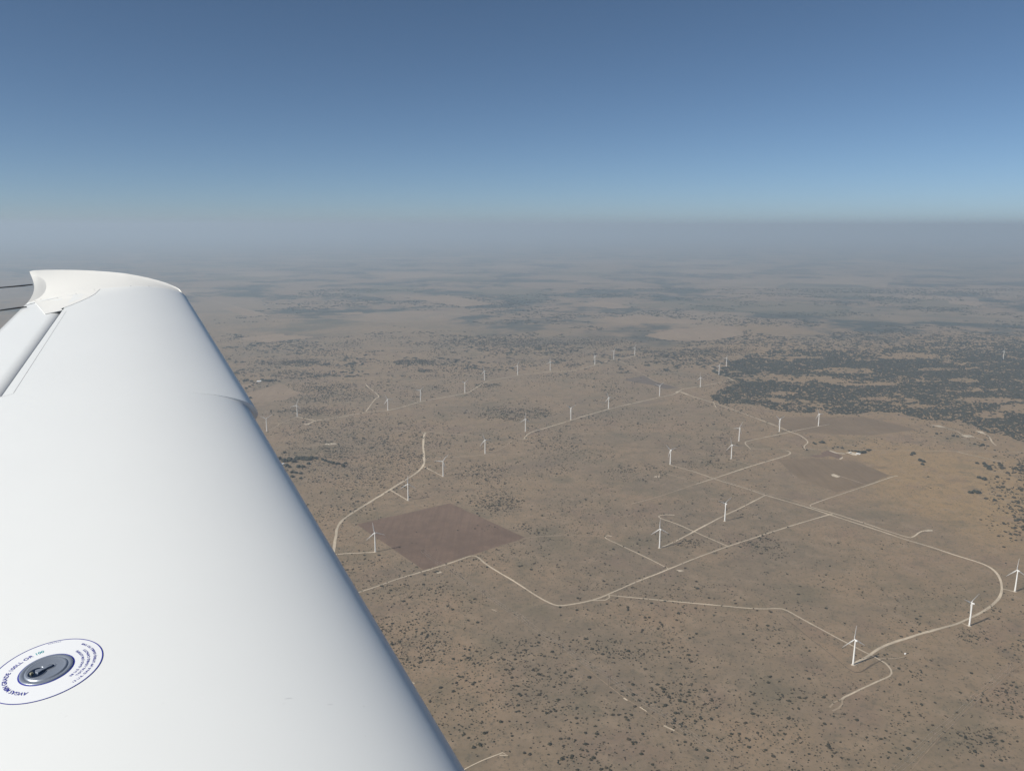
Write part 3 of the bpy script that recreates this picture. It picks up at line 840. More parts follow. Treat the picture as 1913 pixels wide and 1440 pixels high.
# the three hundred that show largest are bushes of their own
size = rad / np.sqrt(X ** 2 + Y ** 2 + GH ** 2)
vis = (px > 700) & (px < 1913) & (py < 1440) & (py > 820)
order = np.argsort(-np.where(vis, size, -1))
single = np.zeros(len(X), bool); single[order[:290]] = True
BUSH_AREAS = [((1820, 820, 2000, 1080), 'dark oak bush on the orange grassland at the right edge, above the wide road curve'),
    ((1760, 1080, 2000, 1230), 'dark mesquite bush by the two tall turbines at the right edge'),
    ((1760, 1230, 2000, 1340), 'dark mesquite bush at the right edge, between the wide road and the corner power line'),
    ((1700, 1340, 2000, 1500), 'dark mesquite bush in the bottom right corner'),
    ((1560, 1230, 1760, 1340), 'dark mesquite bush right of the winding track below the nearest turbine'),
    ((1500, 1340, 1700, 1500), 'dark mesquite bush at the bottom, below the small looped track end'),
    ((1500, 1100, 1760, 1230), 'dark mesquite bush beside the wide road near the nearest turbine'),
    ((1300, 1300, 1500, 1500), 'dark mesquite bush at the bottom, right of the power line'),
    ((1300, 1130, 1500, 1300), 'dark mesquite bush below the long straight road in the lower middle'),
    ((1100, 1300, 1300, 1500), 'dark mesquite bush at the bottom, beside the bright dashes of the power line track'),
    ((1100, 1120, 1300, 1300), 'dark mesquite bush in the thick brush right of the power line'),
    ((900, 1300, 1100, 1500), 'dark mesquite bush at the bottom, near the small pale loop track'),
    ((900, 1120, 1100, 1300), 'dark mesquite bush below the pale road bend, left of the power line'),
    ((600, 1300, 900, 1500), 'dark mesquite bush beside the lower leading edge of the wing'),
    ((600, 1040, 900, 1300), 'dark mesquite bush between the wing and the thick brush patch'),
    ((0, 0, 3000, 2000), 'dark mesquite bush on the plain between the wind farm roads')]
def bush_label(x, y):
    for (x0, y0, x1, y1), lab in BUSH_AREAS:
        if x0 <= x < x1 and y0 <= y < y1: return lab, lab.replace('bush', 'bushes', 1)
bush_meshes = [blob_mesh('bush', M_BUSH if i % 3 else M_BUSH2, 2, i) for i in range(6)]
for n_, i in enumerate(np.where(single)[0]):
    o = bpy.data.objects.new('bush', bush_meshes[n_ % 6]); COL.objects.link(o)
    r = rad[i]
    o.location = (X[i], Y[i], -GH); o.scale = (r * 1.1, r * 0.95, r * 1.05); o.rotation_euler = (0, 0, rng.uniform(0, 6.28))
    lab, grp = bush_label(px[i], py[i])
    tag(o, lab, 'bush', grp)
rest = ~single
br = rest & (vnoise(X / 90, Y / 90, 21) > 0.56) & ~dark
tufts('brush', X[rest & ~br], Y[rest & ~br], rad[rest & ~br], 0.62, M_BUSH, 'scattered dark green brush dotting the dry plain', 'brush')
tufts('dry_brush', X[br], Y[br], rad[br], 0.55, M_BUSH2, 'scattered brownish dry brush dotting the plain', 'brush')

# juniper woodland on the right
N = 330000
Y = rng.uniform(4300, 11500, N); X = rng.uniform(900, 9800, N)
PX, PY = to_px(np.stack([X, Y, np.full(N, -GH)], -1))
w = fbm(X / 420, Y / 300, 31, 4); w2 = fbm(X / 90, Y / 70, 41, 3)
pxw = PX + (fbm(X / 300, Y / 300, 77) - 0.5) * 60; pyw = PY + (fbm(X / 250, Y / 250, 78) - 0.5) * 14
inside = in_poly(pxw, pyw, WOOD)
prob = np.clip((w * 0.6 + w2 * 0.55 - 0.375) * 7, 0.0, 1.0)
near_edge = np.clip((pyw - 640) / 40, 0.25, 1)
prob *= near_edge
for cx, cy, rx, ry in CLEAR:
    q = ((PX - cx) / rx) ** 2 + ((PY - cy) / ry) ** 2 + (w2 - 0.5) * 1.6
    prob = np.where(q < 1, prob * 0.06, prob)
k = (rng.uniform(0, 1, N) < prob) & inside & (PX < 2050)
# keep fewer of the far ones, made larger
k &= rng.uniform(0, 1, N) < np.clip(1.25 - (Y - 4300) / 9000, 0.3, 1)
r = np.clip(rng.lognormal(math.log(5.4), 0.35, N), 2.5, 13) * (1 + (Y - 4300) / 9000)
tufts('woodland', X[k], Y[k], r[k], 0.6, M_TREE, 'dense dark juniper woodland spreading over the right of the plain', 'woodland', 0.4)
# broken scrub beyond and around it
N = 90000
Y = rng.uniform(6500, 16000, N); X = rng.uniform(-4200, 12500, N)
PX, PY = to_px(np.stack([X, Y, np.full(N, -GH)], -1))
w = fbm(X / 1100, Y / 800, 51, 4); w2 = fbm(X / 200, Y / 150, 61, 3)
bias = np.clip((PX - 1200) / 500, -0.6, 1) * 0.05
k = (w * 0.62 + w2 * 0.38 + bias > 0.535) & (PX < 2000) & (PX > 400)
for poly in FIELDS_CLEAR: k &= ~in_poly(PX, PY, poly)
r = np.clip(rng.lognormal(math.log(9), 0.4, N), 4, 26)
tufts('far_scrub', X[k], Y[k], r[k], 0.35, M_TREE, 'broken dark scrub fading into the haze beyond the wind farm', 'scrub', 0.5)

# trees that can be told apart
tree_crowns = [blob_mesh('crown', M_TREE, 2, 20 + i, 0.75, 0.34) for i in range(4)]
me_trunk = mesh_of(lathe([(0.09, -0.2), (0.06, 0.5), (0.04, 0.8)], 6), 'trunk', M_TRUNK)


def tree(px, r, label, group, i):
    g = gnd(*px)
    t = bpy.data.objects.new('tree', None); COL.objects.link(t)
    t.location = (g[0], g[1], -GH); t.scale = (r * rng.uniform(.9, 1.3), r, r); t.rotation_euler = (0, 0, rng.uniform(0, 6.28))
    tag(t, label, 'tree', group)
    link_mesh('crown', tree_crowns[i % 4], None, t).location = (0, 0, 0.22)
    link_mesh('trunk', me_trunk, None, t)


TREES = [
 ('lone oaks on the right grassland', [
  (1706, 848, 12, 'bigger dark oak of the pair just left of the dashed pale track, right'), (1702.5, 850.5, 8, 'smaller dark oak of the pair just left of the dashed pale track, right'),
  (1719, 861, 13, 'left oak of the dark row of three alone on the orange grassland'), (1725, 863, 11, 'right oak of the dark row of three alone on the orange grassland'), (1723, 868, 9, 'small low oak just below the dark row of three on the grassland'),
  (1750, 811, 9, 'dark oak below the bright bare streak, leftmost of the upper right pair'), (1758, 810, 7, 'small dark oak right beside the oak below the bright bare streak'),
  (1769, 820, 8, 'dark oak standing alone under the winding pale track, upper right'), (1788, 816, 9, 'right oak of the pair touching the winding pale track, upper right'), (1780, 815, 9, 'left oak of the pair touching the winding pale track, upper right'),
  (1836, 832, 11, 'right oak of the pair above the thin straight track, far right'), (1831, 833, 9, 'left oak of the pair above the thin straight track, far right'), (1820, 830, 7, 'small oak left of the pair above the thin straight track'),
  (1825, 866, 10, 'dark oak standing alone left of the diagonal oak group, far right'), (1838, 867, 11, 'topmost oak of the diagonal group on the right grassland'), (1843, 872, 13, 'middle oak of the diagonal group on the right grassland'), (1849, 877, 12, 'lowest oak of the diagonal group on the right grassland'),
  (1829, 893, 11, 'left oak of the flat pair below the diagonal oak group'), (1838, 896, 13, 'right oak of the flat pair below the diagonal oak group'),
  (1813, 921, 12, 'leftmost of three joined oaks in the middle of the orange grassland'), (1820, 919, 11, 'middle one of three joined oaks in the orange grassland'), (1827, 921, 13, 'rightmost of three joined oaks in the orange grassland'),
  (1858, 935, 9, 'single small oak right of the three joined oaks'), (1734, 891, 5, 'tiny lone bush like oak in the middle of the right grassland')]),
 ('trees around the far ranch yard', [
  (1604, 845, 10, 'leftmost dark tree of the row right of the bright ranch yard'), (1608, 846.3, 12, 'second dark tree of the row right of the bright ranch yard'), (1612, 846, 12, 'third dark tree of the row right of the bright ranch yard'), (1615, 844.5, 10, 'fourth dark tree of the row right of the bright ranch yard'),
  (1622, 842, 10, 'dark tree a little apart, right of the ranch yard row'), (1626, 841, 6, 'smallest dark tree at the right end by the ranch track'), (1598, 843, 7, 'small tree at the upper right corner of the ranch yard'),
  (1573, 837.5, 8, 'right tree of the pair above the ranch track'), (1565, 836, 7, 'left tree of the pair above the ranch track'), (1556, 838, 7, 'small tree just left of the pair above the ranch track'),
  (1537, 827.5, 13, 'big dark tree alone high above the ranch track'), (1532, 827, 8, 'small tree joined to the big dark tree above the ranch'),
  (1520, 828, 8, 'upper tree of the pair right of the road bend by the ranch'), (1523, 829.8, 8, 'lower tree of the pair right of the road bend by the ranch'), (1507, 841, 7, 'small tree where the bent road meets the ranch track'),
  (1592, 842.5, 7, 'right one of two small trees behind the bright ranch yard'), (1586, 842.5, 7, 'left one of two small trees behind the bright ranch yard')]),
 ('tree clump at the wing edge', [(x, y, r, None) for (x, y, r) in ((531, 846, 9), (522, 858, 14), (532, 862, 18), (541, 860, 17), (549, 863, 15), (556, 858, 17), (566, 858, 18), (575, 859, 16), (583, 856, 14), (590, 857, 12), (535, 870, 12), (558, 873, 14), (566, 873, 12),
   (576, 867, 11), (602, 859, 9), (608, 861, 10), (615, 864, 10), (622, 866, 12), (630, 867, 12), (633, 867, 9), (541, 873, 9), (545, 883, 10), (553, 884, 9), (562, 885, 9), (546, 891, 10), (641, 871, 12), (645, 866, 9), (562, 894, 8))]),
 ('trees by the white roofed farmhouse', [(x, y, r, None) for (x, y, r) in ((456, 712, 14), (462, 711, 15), (470, 713, 12), (490, 711, 16), (496, 712.5, 18), (502, 713, 18), (508, 711.5, 15), (515, 711.5, 12), (522, 713, 10), (480, 717, 10), (472, 720, 10), (466, 723, 11), (460, 726, 12), (468, 744, 12))]),
]
ii = 0
for grp, rows_ in TREES:
    for x, y, r, lab in rows_:
        g2 = grp
        if lab is None and 'wing edge' in grp:
            if y < 850: lab = 'dark tree standing alone above the clump at the wing edge'
            elif y > 878: lab, g2 = 'small dark tree in the lowest scattered row of the clump at the wing edge', grp + ', lowest row'
            elif y >= 865 and x < 580: lab, g2 = 'dark tree in the middle row of the clump at the wing edge', grp + ', middle row'
            elif x > 636: lab, g2 = 'dark tree at the far right tip of the clump running from the wing', grp + ', right tip'
            elif x > 600: lab, g2 = 'dark tree in the thin line right of the dense clump by the wing', grp + ', thin line'
            else: lab, g2 = 'dark spreading tree in the dense top row of the clump at the wing edge', grp + ', dense top row'
        elif lab is None:
            if y > 740: lab = 'lone dark tree at the wing edge below the pale farm field'
            elif y > 715: lab, g2 = 'dark tree in the slanting creek line below the white roofed farmhouse', grp + ', creek line'
            elif x < 475: lab, g2 = 'dark tree between the wing edge and the white roofed farmhouse', grp + ', left'
            else: lab, g2 = 'dark tree in the dense row right of the white roofed farmhouse', grp + ', right'
        tree((x, y), r, lab, g2, ii); ii += 1

# ------------------------------------------------------------------ aircraft wing
TH = R(26)
S_ = np.array([-math.sin(TH), math.cos(TH), 0]); C_ = np.array([math.cos(TH), math.sin(TH), 0]); Z_ = np.array([0, 0, 1.0])
H0, KS, CAM, TC = 0.75, 0.07, 0.02, 0.15
S_STEP, S_TIP = 2.82, 5.42


def wp(s, c, n): return np.asarray(s)[..., None] * S_ + np.asarray(c)[..., None] * C_ + (-H0 + KS * np.asarray(s) + np.asarray(n))[..., None] * Z_


def foil(x, top):
    x = np.clip(x, 0, 1)
    yt = 5 * TC * (.2969 * np.sqrt(x) - .126 * x - .3516 * x * x + .2843 * x ** 3 - .1036 * x ** 4)
    yc = np.where(x < .4, CAM / .16 * (.8 * x - x * x), CAM / .36 * (.2 + .8 * x - x * x))
    return yc + top * yt


def le(s): return .40 - .024 * s
def te(s): return -.885 + .055 * s


def section(s, top, x, outer=0.0):
    """points of the section at span s; x from nose (0) to trailing edge (1)"""
    ch = le(s) - te(s)
    n = -.095 * ch + ch * foil(x, top)
    c = le(s) - ch * x
    w = np.clip(1 - x / 0.20, 0, 1) ** 1.7 * outer       # drooped, forward-stretched outboard leading edge
    c = c + CUFF_C * w
    n = n + w * (CUFF_UP if top > 0 else -CUFF_DN) * np.clip(x / 0.03, 0, 1) - 0.006 * w
    return c, n


CUFF_C, CUFF_UP, CUFF_DN = 0.026, 0.005, 0.014


def top_pt(s, c, lift=0.0):
    s = np.asarray(s, float); c = np.asarray(c, float)
    ch = le(s) - te(s)
    return wp(s, c, -.095 * ch + ch * foil((le(s) - c) / ch, 1) + lift)


def unproj(px, py):
    """point of the wing's upper surface behind a pixel -> (s, c)"""
    r = ray(px, py); n = Z_ - KS * S_; dn = 0.0
    for _ in range(25):
        t = (-H0 + dn) / (n @ r); P = r * t; s, c = P @ S_, P @ C_
        ch = le(s) - te(s); dn = -.095 * ch + ch * float(foil(np.array((le(s) - c) / ch), 1))
    return s, c


def paint(name, col, bump=True):
    m, nt, b = mat_new(name)
    B = NB(nt)
    tc = B.n('ShaderNodeTexCoord')
    big = B.noise(tc.outputs['Object'], 1.7, 3); sm = B.noise(tc.outputs['Object'], 45, 5, 0.7)
    c = B.mix(B.ramp(big, 0.3, 0.7), tuple(x * 0.985 for x in col), col)
    sp = B.noise(tc.outputs['Object'], 130, 2, 0.5)
    c = B.mix(B.math('MULTIPLY', B.ramp(sp, 0.75, 0.77), 0.12), c, (0.35, 0.34, 0.33))
    nt.links.new(c, b.inputs['Base Color'])
    nt.links.new(B.ramp(sm, 0.3, 0.8, 0.34, 0.44), b.inputs['Roughness'])
    b.inputs['Specular IOR Level'].default_value = 0.35
    b.inputs['Coat Weight'].default_value = 0.12; b.inputs['Coat Roughness'].default_value = 0.06
    if bump:
        bu = B.n('ShaderNodeBump'); bu.inputs['Strength'].default_value = 0.04; bu.inputs['Distance'].default_value = 0.01
        nt.links.new(B.noise(tc.outputs['Object'], 3.0, 2), bu.inputs['Height'])
        nt.links.new(bu.outputs[0], b.inputs['Normal']); nt.links.new(bu.outputs[0], b.inputs['Coat Normal'])
    return m


M_PAINT = paint('wing_white_paint', (0.765, 0.785, 0.775))
M_TIPP = paint('wingtip_cream_paint', (0.785, 0.785, 0.75))
M_GAP = simple('bay_wall_grey', (0.30, 0.31, 0.33), 0.6)
M_SEAM = simple('seam_sealant', (0.30, 0.30, 0.31), 0.6)
M_SCR = simple('faint_scratch', (0.55, 0.56, 0.58), 0.6)
M_STEEL = simple('brushed_steel', (0.36, 0.40, 0.46), 0.30, metal=0.55, var=0.06, scale=60)
M_RECESS_SHADE = simple('latch_recess_shade', (0.16, 0.19, 0.24), 0.25, metal=1.0)  # metal darkened to paint the shade inside the latch pocket
M_BLUE = simple('placard_blue_ink', (0.028, 0.035, 0.30), 0.5)
M_TEAL = simple('placard_green_ink', (0.02, 0.33, 0.36), 0.5)
M_PLAC = simple('placard_clear_film', (0.79, 0.81, 0.83), 0.4)
M_WICK = simple('static_wick_black', (0.02, 0.025, 0.035), 0.5)

wing = bpy.data.objects.new('airplane_wing', None); COL.objects.link(wing)
wing.location = (0, 0, 0)
tag(wing, 'glossy white airplane wing with a round fuel cap, filling the left of the view', 'airplane wing')


def xs(n): return (1 - np.cos(np.linspace(0, math.pi, n))) / 2


# inboard panel: closed section loop lofted along the span
def closed(s, outer, n=56):
    x = xs(n)
    c1, n1 = section(s, 1, x[::-1], outer); c2, n2 = section(s, -1, x[1:], outer)
    return wp(np.full(2 * n - 1, s), np.r_[c1, c2], np.r_[n1, n2])


G = np.array([closed(s, 0.0) for s in np.linspace(-0.1, S_STEP + 0.004, 36)])
grid_mesh('inboard_panel', G, M_PAINT, wing)

# outboard panel with the aileron bay cut out of it
HN_S = np.array([2.0, 3.06, 4.93, 6.0])
h_in, h_out = unproj(3.5, 740), unproj(116, 581.0)
A0, A1 = h_in[0], h_out[0]


def hinge(s): return h_in[1] + (h_out[1] - h_in[1]) * (s - A0) / (A1 - A0)


A1b = 5.34   # aileron runs on under the tip fairing
ss = np.unique(np.r_[np.linspace(S_STEP, A0, 8), np.linspace(A0, A1b, 30), np.linspace(A1b, S_TIP, 4)])
nx = 56


def outer_sec(s, cut):
    """loop: trailing end of the top skin -> nose -> trailing end of the bottom skin"""
    x = xs(nx); xe = (le(s) - hinge(s)) / (le(s) - te(s)) if cut else 1.0
    x = x * xe
    c1, n1 = section(s, 1, x[::-1], 1.0); c2, n2 = section(s, -1, x[1:], 1.0)
    return wp(np.full(2 * nx - 1, s), np.r_[c1, c2], np.r_[n1, n2])


grid_mesh('outboard_panel', np.array([outer_sec(s, True) for s in ss]), M_PAINT, wing)
# trailing parts inboard and outboard of the aileron
for nm, a, b in (('trailing_panel', S_STEP, A0 - 0.004), ('trailing_panel', A1b + 0.004, S_TIP)):
    rows = []
    for s in np.linspace(a, b, 5):
        xe = (le(s) - hinge(s)) / (le(s) - te(s)); x = xe + (1 - xe) * np.linspace(0, 1, 16)
        c1, n1 = section(s, 1, x); c2, n2 = section(s, -1, x[::-1][1:])
        rows.append(wp(np.full(31, s), np.r_[c1, c2], np.r_[n1, n2]))
    G = np.array(rows)
    o = grid_mesh(nm, G, M_PAINT, wing)
    # close both ends
    bm = bmesh.new(); bm.from_mesh(o.data)
    for row in (0, 4):
        vs = [bm.verts[i] for i in range(len(bm.verts))] if False else None
    bm.verts.ensure_lookup_table()
    for row in (0, 4): bm.faces.new([bm.verts[row * 31 + i] for i in range(31)])
    bm.to_mesh(o.data); bm.free()
# face of the leading edge step, seen from inboard
loopo = closed(S_STEP, 1.0); bm = bmesh.new()
vs = [bm.verts.new(p) for p in loopo[:-1]]; bm.faces.new(vs)
from_bm('step_face', bm, M_PAINT, wing)
# rear spar wall inside the aileron bay
rows = []
for s in np.linspace(A0 - 0.004, A1b + 0.004, 12):
    ch = le(s) - te(s); c = hinge(s) + 0.002; x = (le(s) - c) / ch
    rows.append(wp(np.full(2, s), np.full(2, c), -.095 * ch + ch * np.array([foil(x, 1) - 0.001, foil(x, -1)])))
grid_mesh('aileron_bay_wall', np.array(rows), M_GAP, wing)
# aileron with a rounded nose sinking under the cove lip
rows = []
GAP = 0.007
for s in np.linspace(A0 + 0.006, A1b - 0.003, 26):
    ch = le(s) - te(s); c0 = hinge(s) - GAP; x0 = (le(s) - c0) / ch
    x = x0 + (1 - x0) * np.linspace(0, 1, 30) ** 1.15
    t = foil(x, 1); bt = foil(x, -1)
    noz = np.clip(1 - (x - x0) * ch / 0.055, 0, 1)
    drop = (1 - np.sqrt(np.clip(1 - noz ** 2, 0, 1))) * 0.030
    nt_ = -.095 * ch + ch * t - drop - 0.002; nb_ = -.095 * ch + ch * bt
    nt_ = np.maximum(nt_, nb_ + 0.0015)
    rows.append(wp(np.full(59, s), np.r_[(le(s) - ch * x)[::-1], (le(s) - ch * x)[1:]], np.r_[nt_[::-1], nb_[1:]]))
grid_mesh('aileron', np.array(rows), M_PAINT, wing)


def ribbon(name, sc, width, mat, lift=0.0006, parent=None, thick=None):
    """thin strip lying on the upper surface along (s, c) points"""
    sc = np.array(sc, float)
    t = np.gradient(sc, axis=0); t /= np.hypot(*t.T)[:, None]
    n = np.stack([-t[:, 1], t[:, 0]], -1) * width / 2
    a, b = sc - n, sc + n
    G = np.stack([top_pt(a[:, 0], a[:, 1], lift), top_pt(b[:, 0], b[:, 1], lift)], 1)
    return grid_mesh(name, G, mat, parent or wing, smooth=False)


# fine panel line in front of the aileron cove
q0, q1, q2 = unproj(124, 581.0), unproj(25, 734.6), unproj(14, 738.5)
tt = np.linspace(0, 1, 24)[:, None]
ln = np.r_[np.array(q0) * (1 - tt) + np.array(q1) * tt, [q2], [unproj(3, 741)]]
ribbon('panel_seam', ln, 0.0014, M_SEAM, 0.0004)

# the upswept tip, from the end of the outboard panel to its thin raised edge
EDGE = [(339, 545.5), (336, 541.5), (330, 536.9), (320, 532.6), (311, 528.9), (296, 524.2), (277, 519.2), (256, 514.8), (232, 510.6), (204, 507.8), (174, 505.8), (145, 504.6), (116, 504.1), (85, 504.3), (63, 505.2), (55, 507.2)]
E = np.array(EDGE, float)
nU = 60
d = np.r_[0, np.cumsum(np.hypot(*np.diff(E, axis=0).T))]; tu = np.linspace(0, 1, nU) ** 1.0
ex = np.interp(tu * d[-1], d, E[:, 0]); ey = np.interp(tu * d[-1], d, E[:, 1])
sE = S_TIP + 0.03 + 0.34 * np.sin(tu * math.pi / 2) ** 0.8
rr = ray(ex, ey); PE = rr * (sE / (rr @ S_))[:, None]
xj = (1 - np.cos(tu * math.pi)) / 2 * 0.15 + tu * 0.85
xj = tu ** 1.25
c1, n1 = section(S_TIP, 1, xj, 1.0); PJ = wp(np.full(nU, S_TIP), c1, n1)
c2, n2 = section(S_TIP, -1, xj, 1.0); PB = wp(np.full(nU, S_TIP), c2, n2)
# trailing edge of the tip follows a concave sweep
tv = np.linspace(0, 1, 22)
rows = []
rise = (PE - PJ)[:, 2:3]
for v in tv:
    flat = PJ + (PE - PJ) * np.array([1, 1, 0]) * (1 - (1 - v) ** 1.15)
    up = rise * (v ** 1.45)
    flat = flat + C_ * (0.030 * math.sin(math.pi * v ** 0.9)) * (np.clip((tu - .6) / .4, 0, 1) ** 2)[:, None]
    Pv = flat.copy(); Pv[:, 2:3] = PJ[:, 2:3] + up + KS * 0
    rows.append(Pv)
GT = np.array(rows)
grid_mesh('wingtip', GT, M_TIPP, wing)
edge_t = 0.010
PE2 = PE + np.array([0, 0, -edge_t]) + S_ * 0.012
rows = [PE, PE + S_ * 0.008 + Z_ * -0.001, PE2]
grid_mesh('wingtip_edge', np.array(rows), M_SEAM, wing)
rows = []
for v in tv:
    k = 1 - v
    P = PE2 * (1 - k) + PB * k
    P = P + C_ * (0.030 * math.sin(math.pi * v ** 0.9)) * (np.clip((tu - .6) / .4, 0, 1) ** 2)[:, None]
    P[:, 2] -= 0.02 * math.sin(math.pi * v) * 0
    rows.append(P + np.array([0, 0, -0.03 * math.sin(math.pi * v)]) * np.sin(np.pi * tu)[:, None])
grid_mesh('wingtip_underside', np.array(rows), M_TIPP, wing)

# cream triangular fairing plate over the aileron's outboard end, and its screws
FAIR = [(70, 553), (84.4, 587), (118, 580), (114, 577), (130, 571.5), (148, 564), (166, 556), (178, 549), (187, 540.2), (175, 540), (150, 541.5), (110, 546)]
sc = np.array([unproj(*p) for p in FAIR])
bm = bmesh.new()
vs = [bm.verts.new(top_pt(min(a, S_TIP), b, 0.0016)) for a, b in sc]
es = [bm.edges.new((vs[i], vs[(i + 1) % len(vs)])) for i in range(len(vs))]
fc = bmesh.ops.triangle_fill(bm, edges=es, use_beauty=True)
ext = bmesh.ops.extrude_face_region(bm, geom=list(bm.faces))
for e in ext['geom']:
    if isinstance(e, bmesh.types.BMVert): e.co.z -= 0.0025
from_bm('fairing_plate', bm, M_TIPP, wing)
scr = mesh_of(lathe([(0.0035, 0), (0.0035, 0.0008), (0.001, 0.001)], 10), 'screw', M_SEAM)
for p in ((78, 557), (107, 557), (142, 549.3), (176, 541.7), (244, 534.2), (278, 534.2), (313.5, 537.3), (327, 539.5), (331, 540.5), (65, 563)):
    a, b = unproj(*p)
    o = link_mesh('screw', scr, None, wing); P = top_pt(min(a, S_TIP), b, 0.0022 if p[0] < 190 else 0.0005)
    o.location = P; o.scale = (1.0, 1.0, 1.0)

# static wicks trailing from the tip
def tube(name, P, r, mat, parent, n=8):
    P = np.asarray(P, float); rows = []
    for i, p in enumerate(P):
        t = P[min(i + 1, len(P) - 1)] - P[max(i - 1, 0)]; t /= np.linalg.norm(t)
        a = np.cross(t, Z_); a /= np.linalg.norm(a); b = np.cross(a, t)
        rr_ = r if np.isscalar(r) else r[i]
        rows.append([p + rr_ * (math.cos(q) * a + math.sin(q) * b) for q in np.linspace(0, 2 * math.pi, n + 1)])
    return grid_mesh(name, np.array(rows), mat, parent)


def at_s(px, py, s):
    r = ray(px, py); return r * (s / (r @ S_))


for pts, s0 in ((((61, 531.7), (40, 534), (0, 537.5), (-60, 543)), 5.72), (((50, 573.5), (35, 575), (0, 580), (-60, 588)), 5.2)):
    P = [at_s(x, y, s0 + 0.0) for x, y in pts]
    tube('static_wick', P, [0.0035, 0.0045, 0.0035, 0.003], M_WICK, wing)

# ------------------------------------------------------------------ fuel cap with its placard
PC = np.array([-0.1742, 1.2762])         # centre in (c, s)


def pl(xy, lift=0.0005):
    xy = np.asarray(xy, float)
    return top_pt(PC[1] + xy[..., 1], PC[0] + xy[..., 0], lift)


def disc(name, r0, r1, lift, mat, parent, n=96, a0=0.0, a1=2 * math.pi, rings=4):
    rad_ = np.linspace(r0, r1, rings); an = np.linspace(a0, a1, n)
    G = np.stack([pl(np.stack([r * np.cos(an), r * np.sin(an)], -1), lift) for r in rad_], 0)
    return grid_mesh(name, G, mat, parent)


placard = disc('placard', 0.036, 0.0768, 0.0004, M_PLAC, wing, rings=8)
disc('border_ring', 0.0762, 0.0777, 0.0007, M_BLUE, placard, 160)
disc('inner_ring', 0.0358, 0.0385, 0.0007, M_BLUE, placard, 96)


def text_arc(body, size, r0, a_start, a_end, inward, mat, name):
    """letters bent round the placard; inward: read anticlockwise with their tops towards the cap"""
    cu = bpy.data.curves.new(name, 'FONT'); cu.body = body; cu.size = size; cu.resolution_u = 3; cu.offset = size * 0.012
    ob = bpy.data.objects.new(name, cu); COL.objects.link(ob)
    dg = bpy.context.evaluated_depsgraph_get(); dg.update()
    me = bpy.data.meshes.new_from_object(ob.evaluated_get(dg))
    bpy.data.objects.remove(ob)
    me.materials.clear()
    co = np.array([v.co[:] for v in me.vertices])
    w = co[:, 0].max(); x = co[:, 0] / w; y = co[:, 1]
    ang = a_start + (a_end - a_start) * x
    rad_ = (r0 - y) if inward else (r0 + y)
    P = pl(np.stack([rad_ * np.cos(ang), rad_ * np.sin(ang)], -1), 0.0008)
    me.vertices.foreach_set('co', P.astype(np.float32).ravel()); me.update()
    return link_mesh(name, me, mat, placard)


text_arc('AVGAS MIN GRADE 100LL OR', 0.0094, 0.0520, R(-112), R(-246), False, M_BLUE, 'lettering')
text_arc('100', 0.0094, 0.0520, R(-249), R(-262), False, M_TEAL, 'green_lettering')
text_arc('28 U.S. GALS (106 LITERS)', 0.0052, 0.0510, R(-48), R(38), True, M_BLUE, 'small_lettering')
text_arc('TOTAL USABLE CAPACITY', 0.0052, 0.0592, R(-43), R(31), True, M_BLUE, 'small_lettering')
text_arc('13 U.S. GALS (49 LITERS) USABLE TO TAB', 0.0052, 0.0680, R(-56), R(46), True, M_BLUE, 'small_lettering')
for a in np.linspace(78, 91, 7): disc('small_mark', 0.0722, 0.0732, 0.0008, M_BLUE, placard, 5, R(a), R(a + 1.4), 2)

cap = bpy.data.objects.new('fuel_cap', None)
# local frame of the surface at the cap
e = 1e-3
o0 = pl((0, 0)); tx = pl((e, 0)) - o0; ty = pl((0, e)) - o0
tx /= np.linalg.norm(tx); nz = np.cross(tx, ty); nz /= np.linalg.norm(nz); ty = np.cross(nz, tx)
CM = Matrix(((tx[0], ty[0], nz[0], o0[0]), (tx[1], ty[1], nz[1], o0[1]), (tx[2], ty[2], nz[2], o0[2]), (0, 0, 0, 1)))
bm = lathe([(0.0365, -0.003), (0.0365, 0.0008), (0.0358, 0.0014), (0.0312, 0.0016), (0.0300, 0.0006), (0.0292, 0.0006), (0.0284, 0.0022), (0.0270, 0.0026), (0.0255, 0.0022), (0.0240, 0.0018), (0.002, 0.0018)], 72)
bmesh.ops.transform(bm, matrix=CM, verts=bm.verts)
capo = from_bm('fuel_cap', bm, M_STEEL, wing)
for f in capo.data.polygons: f.use_smooth = len(f.vertices) == 4
# latch recess: raised plate painted dark as the pocket's shade, with a bright lip, and the flip-up handle lying in it
def cap_shape(name, prof_pts, z0, z1, mat, bevel=0.0):
    bm = bmesh.new()
    a = [bm.verts.new((x, y, z0)) for x, y in prof_pts]; b = [bm.verts.new((x, y, z1)) for x, y in prof_pts]
    bridge(bm, a, b); bm.faces.new(b); bm.faces.new(a[::-1])
    if bevel: bmesh.ops.bevel(bm, geom=[e for e in bm.edges if e.verts[0] in b and e.verts[1] in b], offset=bevel, segments=3, affect='EDGES')
    bmesh.ops.transform(bm, matrix=CM, verts=bm.verts)
    return from_bm(name, bm, mat, capo)


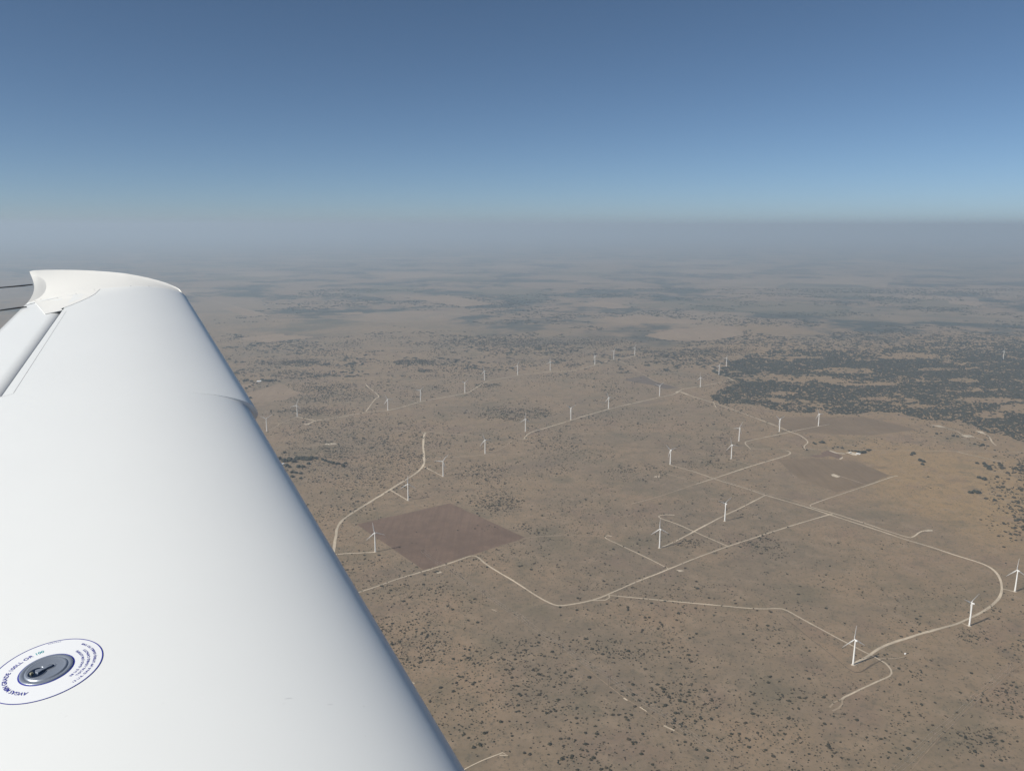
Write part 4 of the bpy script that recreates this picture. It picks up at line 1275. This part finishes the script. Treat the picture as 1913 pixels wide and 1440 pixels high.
ca = R(20)
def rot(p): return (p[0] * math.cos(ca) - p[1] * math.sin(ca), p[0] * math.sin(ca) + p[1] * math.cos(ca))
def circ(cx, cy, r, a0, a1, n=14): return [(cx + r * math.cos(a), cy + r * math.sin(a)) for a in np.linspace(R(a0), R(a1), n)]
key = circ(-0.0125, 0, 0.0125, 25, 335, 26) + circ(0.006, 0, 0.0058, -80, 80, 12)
cap_shape('latch_recess', [rot(p) for p in key], 0.0015, 0.0021, M_RECESS_SHADE)
lip = []
bm = bmesh.new(); K = [rot(p) for p in key]; n = len(K)
cen = np.mean(K, 0)
va = [bm.verts.new((x, y, 0.0020)) for x, y in K]
vb = [bm.verts.new((cen[0] + (x - cen[0]) * 1.06, cen[1] + (y - cen[1]) * 1.09, 0.0028)) for x, y in K]
vc = [bm.verts.new((cen[0] + (x - cen[0]) * 1.12, cen[1] + (y - cen[1]) * 1.18, 0.0019)) for x, y in K]
bridge(bm, va, vb); bridge(bm, vb, vc); bmesh.ops.transform(bm, matrix=CM, verts=bm.verts)
o = from_bm('latch_lip', bm, M_STEEL, capo, True)
cap_shape('latch_handle', [rot(p) for p in [(-0.006, -0.0022), (0.0085, -0.0018), (0.0095, 0), (0.0085, 0.0018), (-0.006, 0.0022), (-0.013, 0.006), (-0.015, 0), (-0.013, -0.006)]], 0.0021, 0.0042, M_STEEL, 0.0007)
cap_shape('hinge_pin', [rot(p) for p in circ(-0.0195, 0.002, 0.0028, 0, 330, 12)], 0.0021, 0.0046, simple('brass_pin', (0.5, 0.47, 0.33), 0.3, metal=0.8), 0.0006)
bpy.data.objects.remove(cap)
# a few fine scratches and bug marks on the paint
for p, q in (((532, 1305), (545, 1303.5)), ((535, 1038), (542, 1037)), ((612, 1315.5), (621, 1315))):
    a, b = unproj(*p), unproj(*q)
    ribbon('scratch', [np.array(a) * (1 - t) + np.array(b) * t for t in np.linspace(0, 1, 5)], 0.0005, M_SCR, 0.0004)
bpy.context.view_layer.update()

0 and print('COUNTS', [(o.name, len(o.data.polygons)) for o in bpy.data.objects if o.get('kind')=='stuff' and o.type=='MESH'])
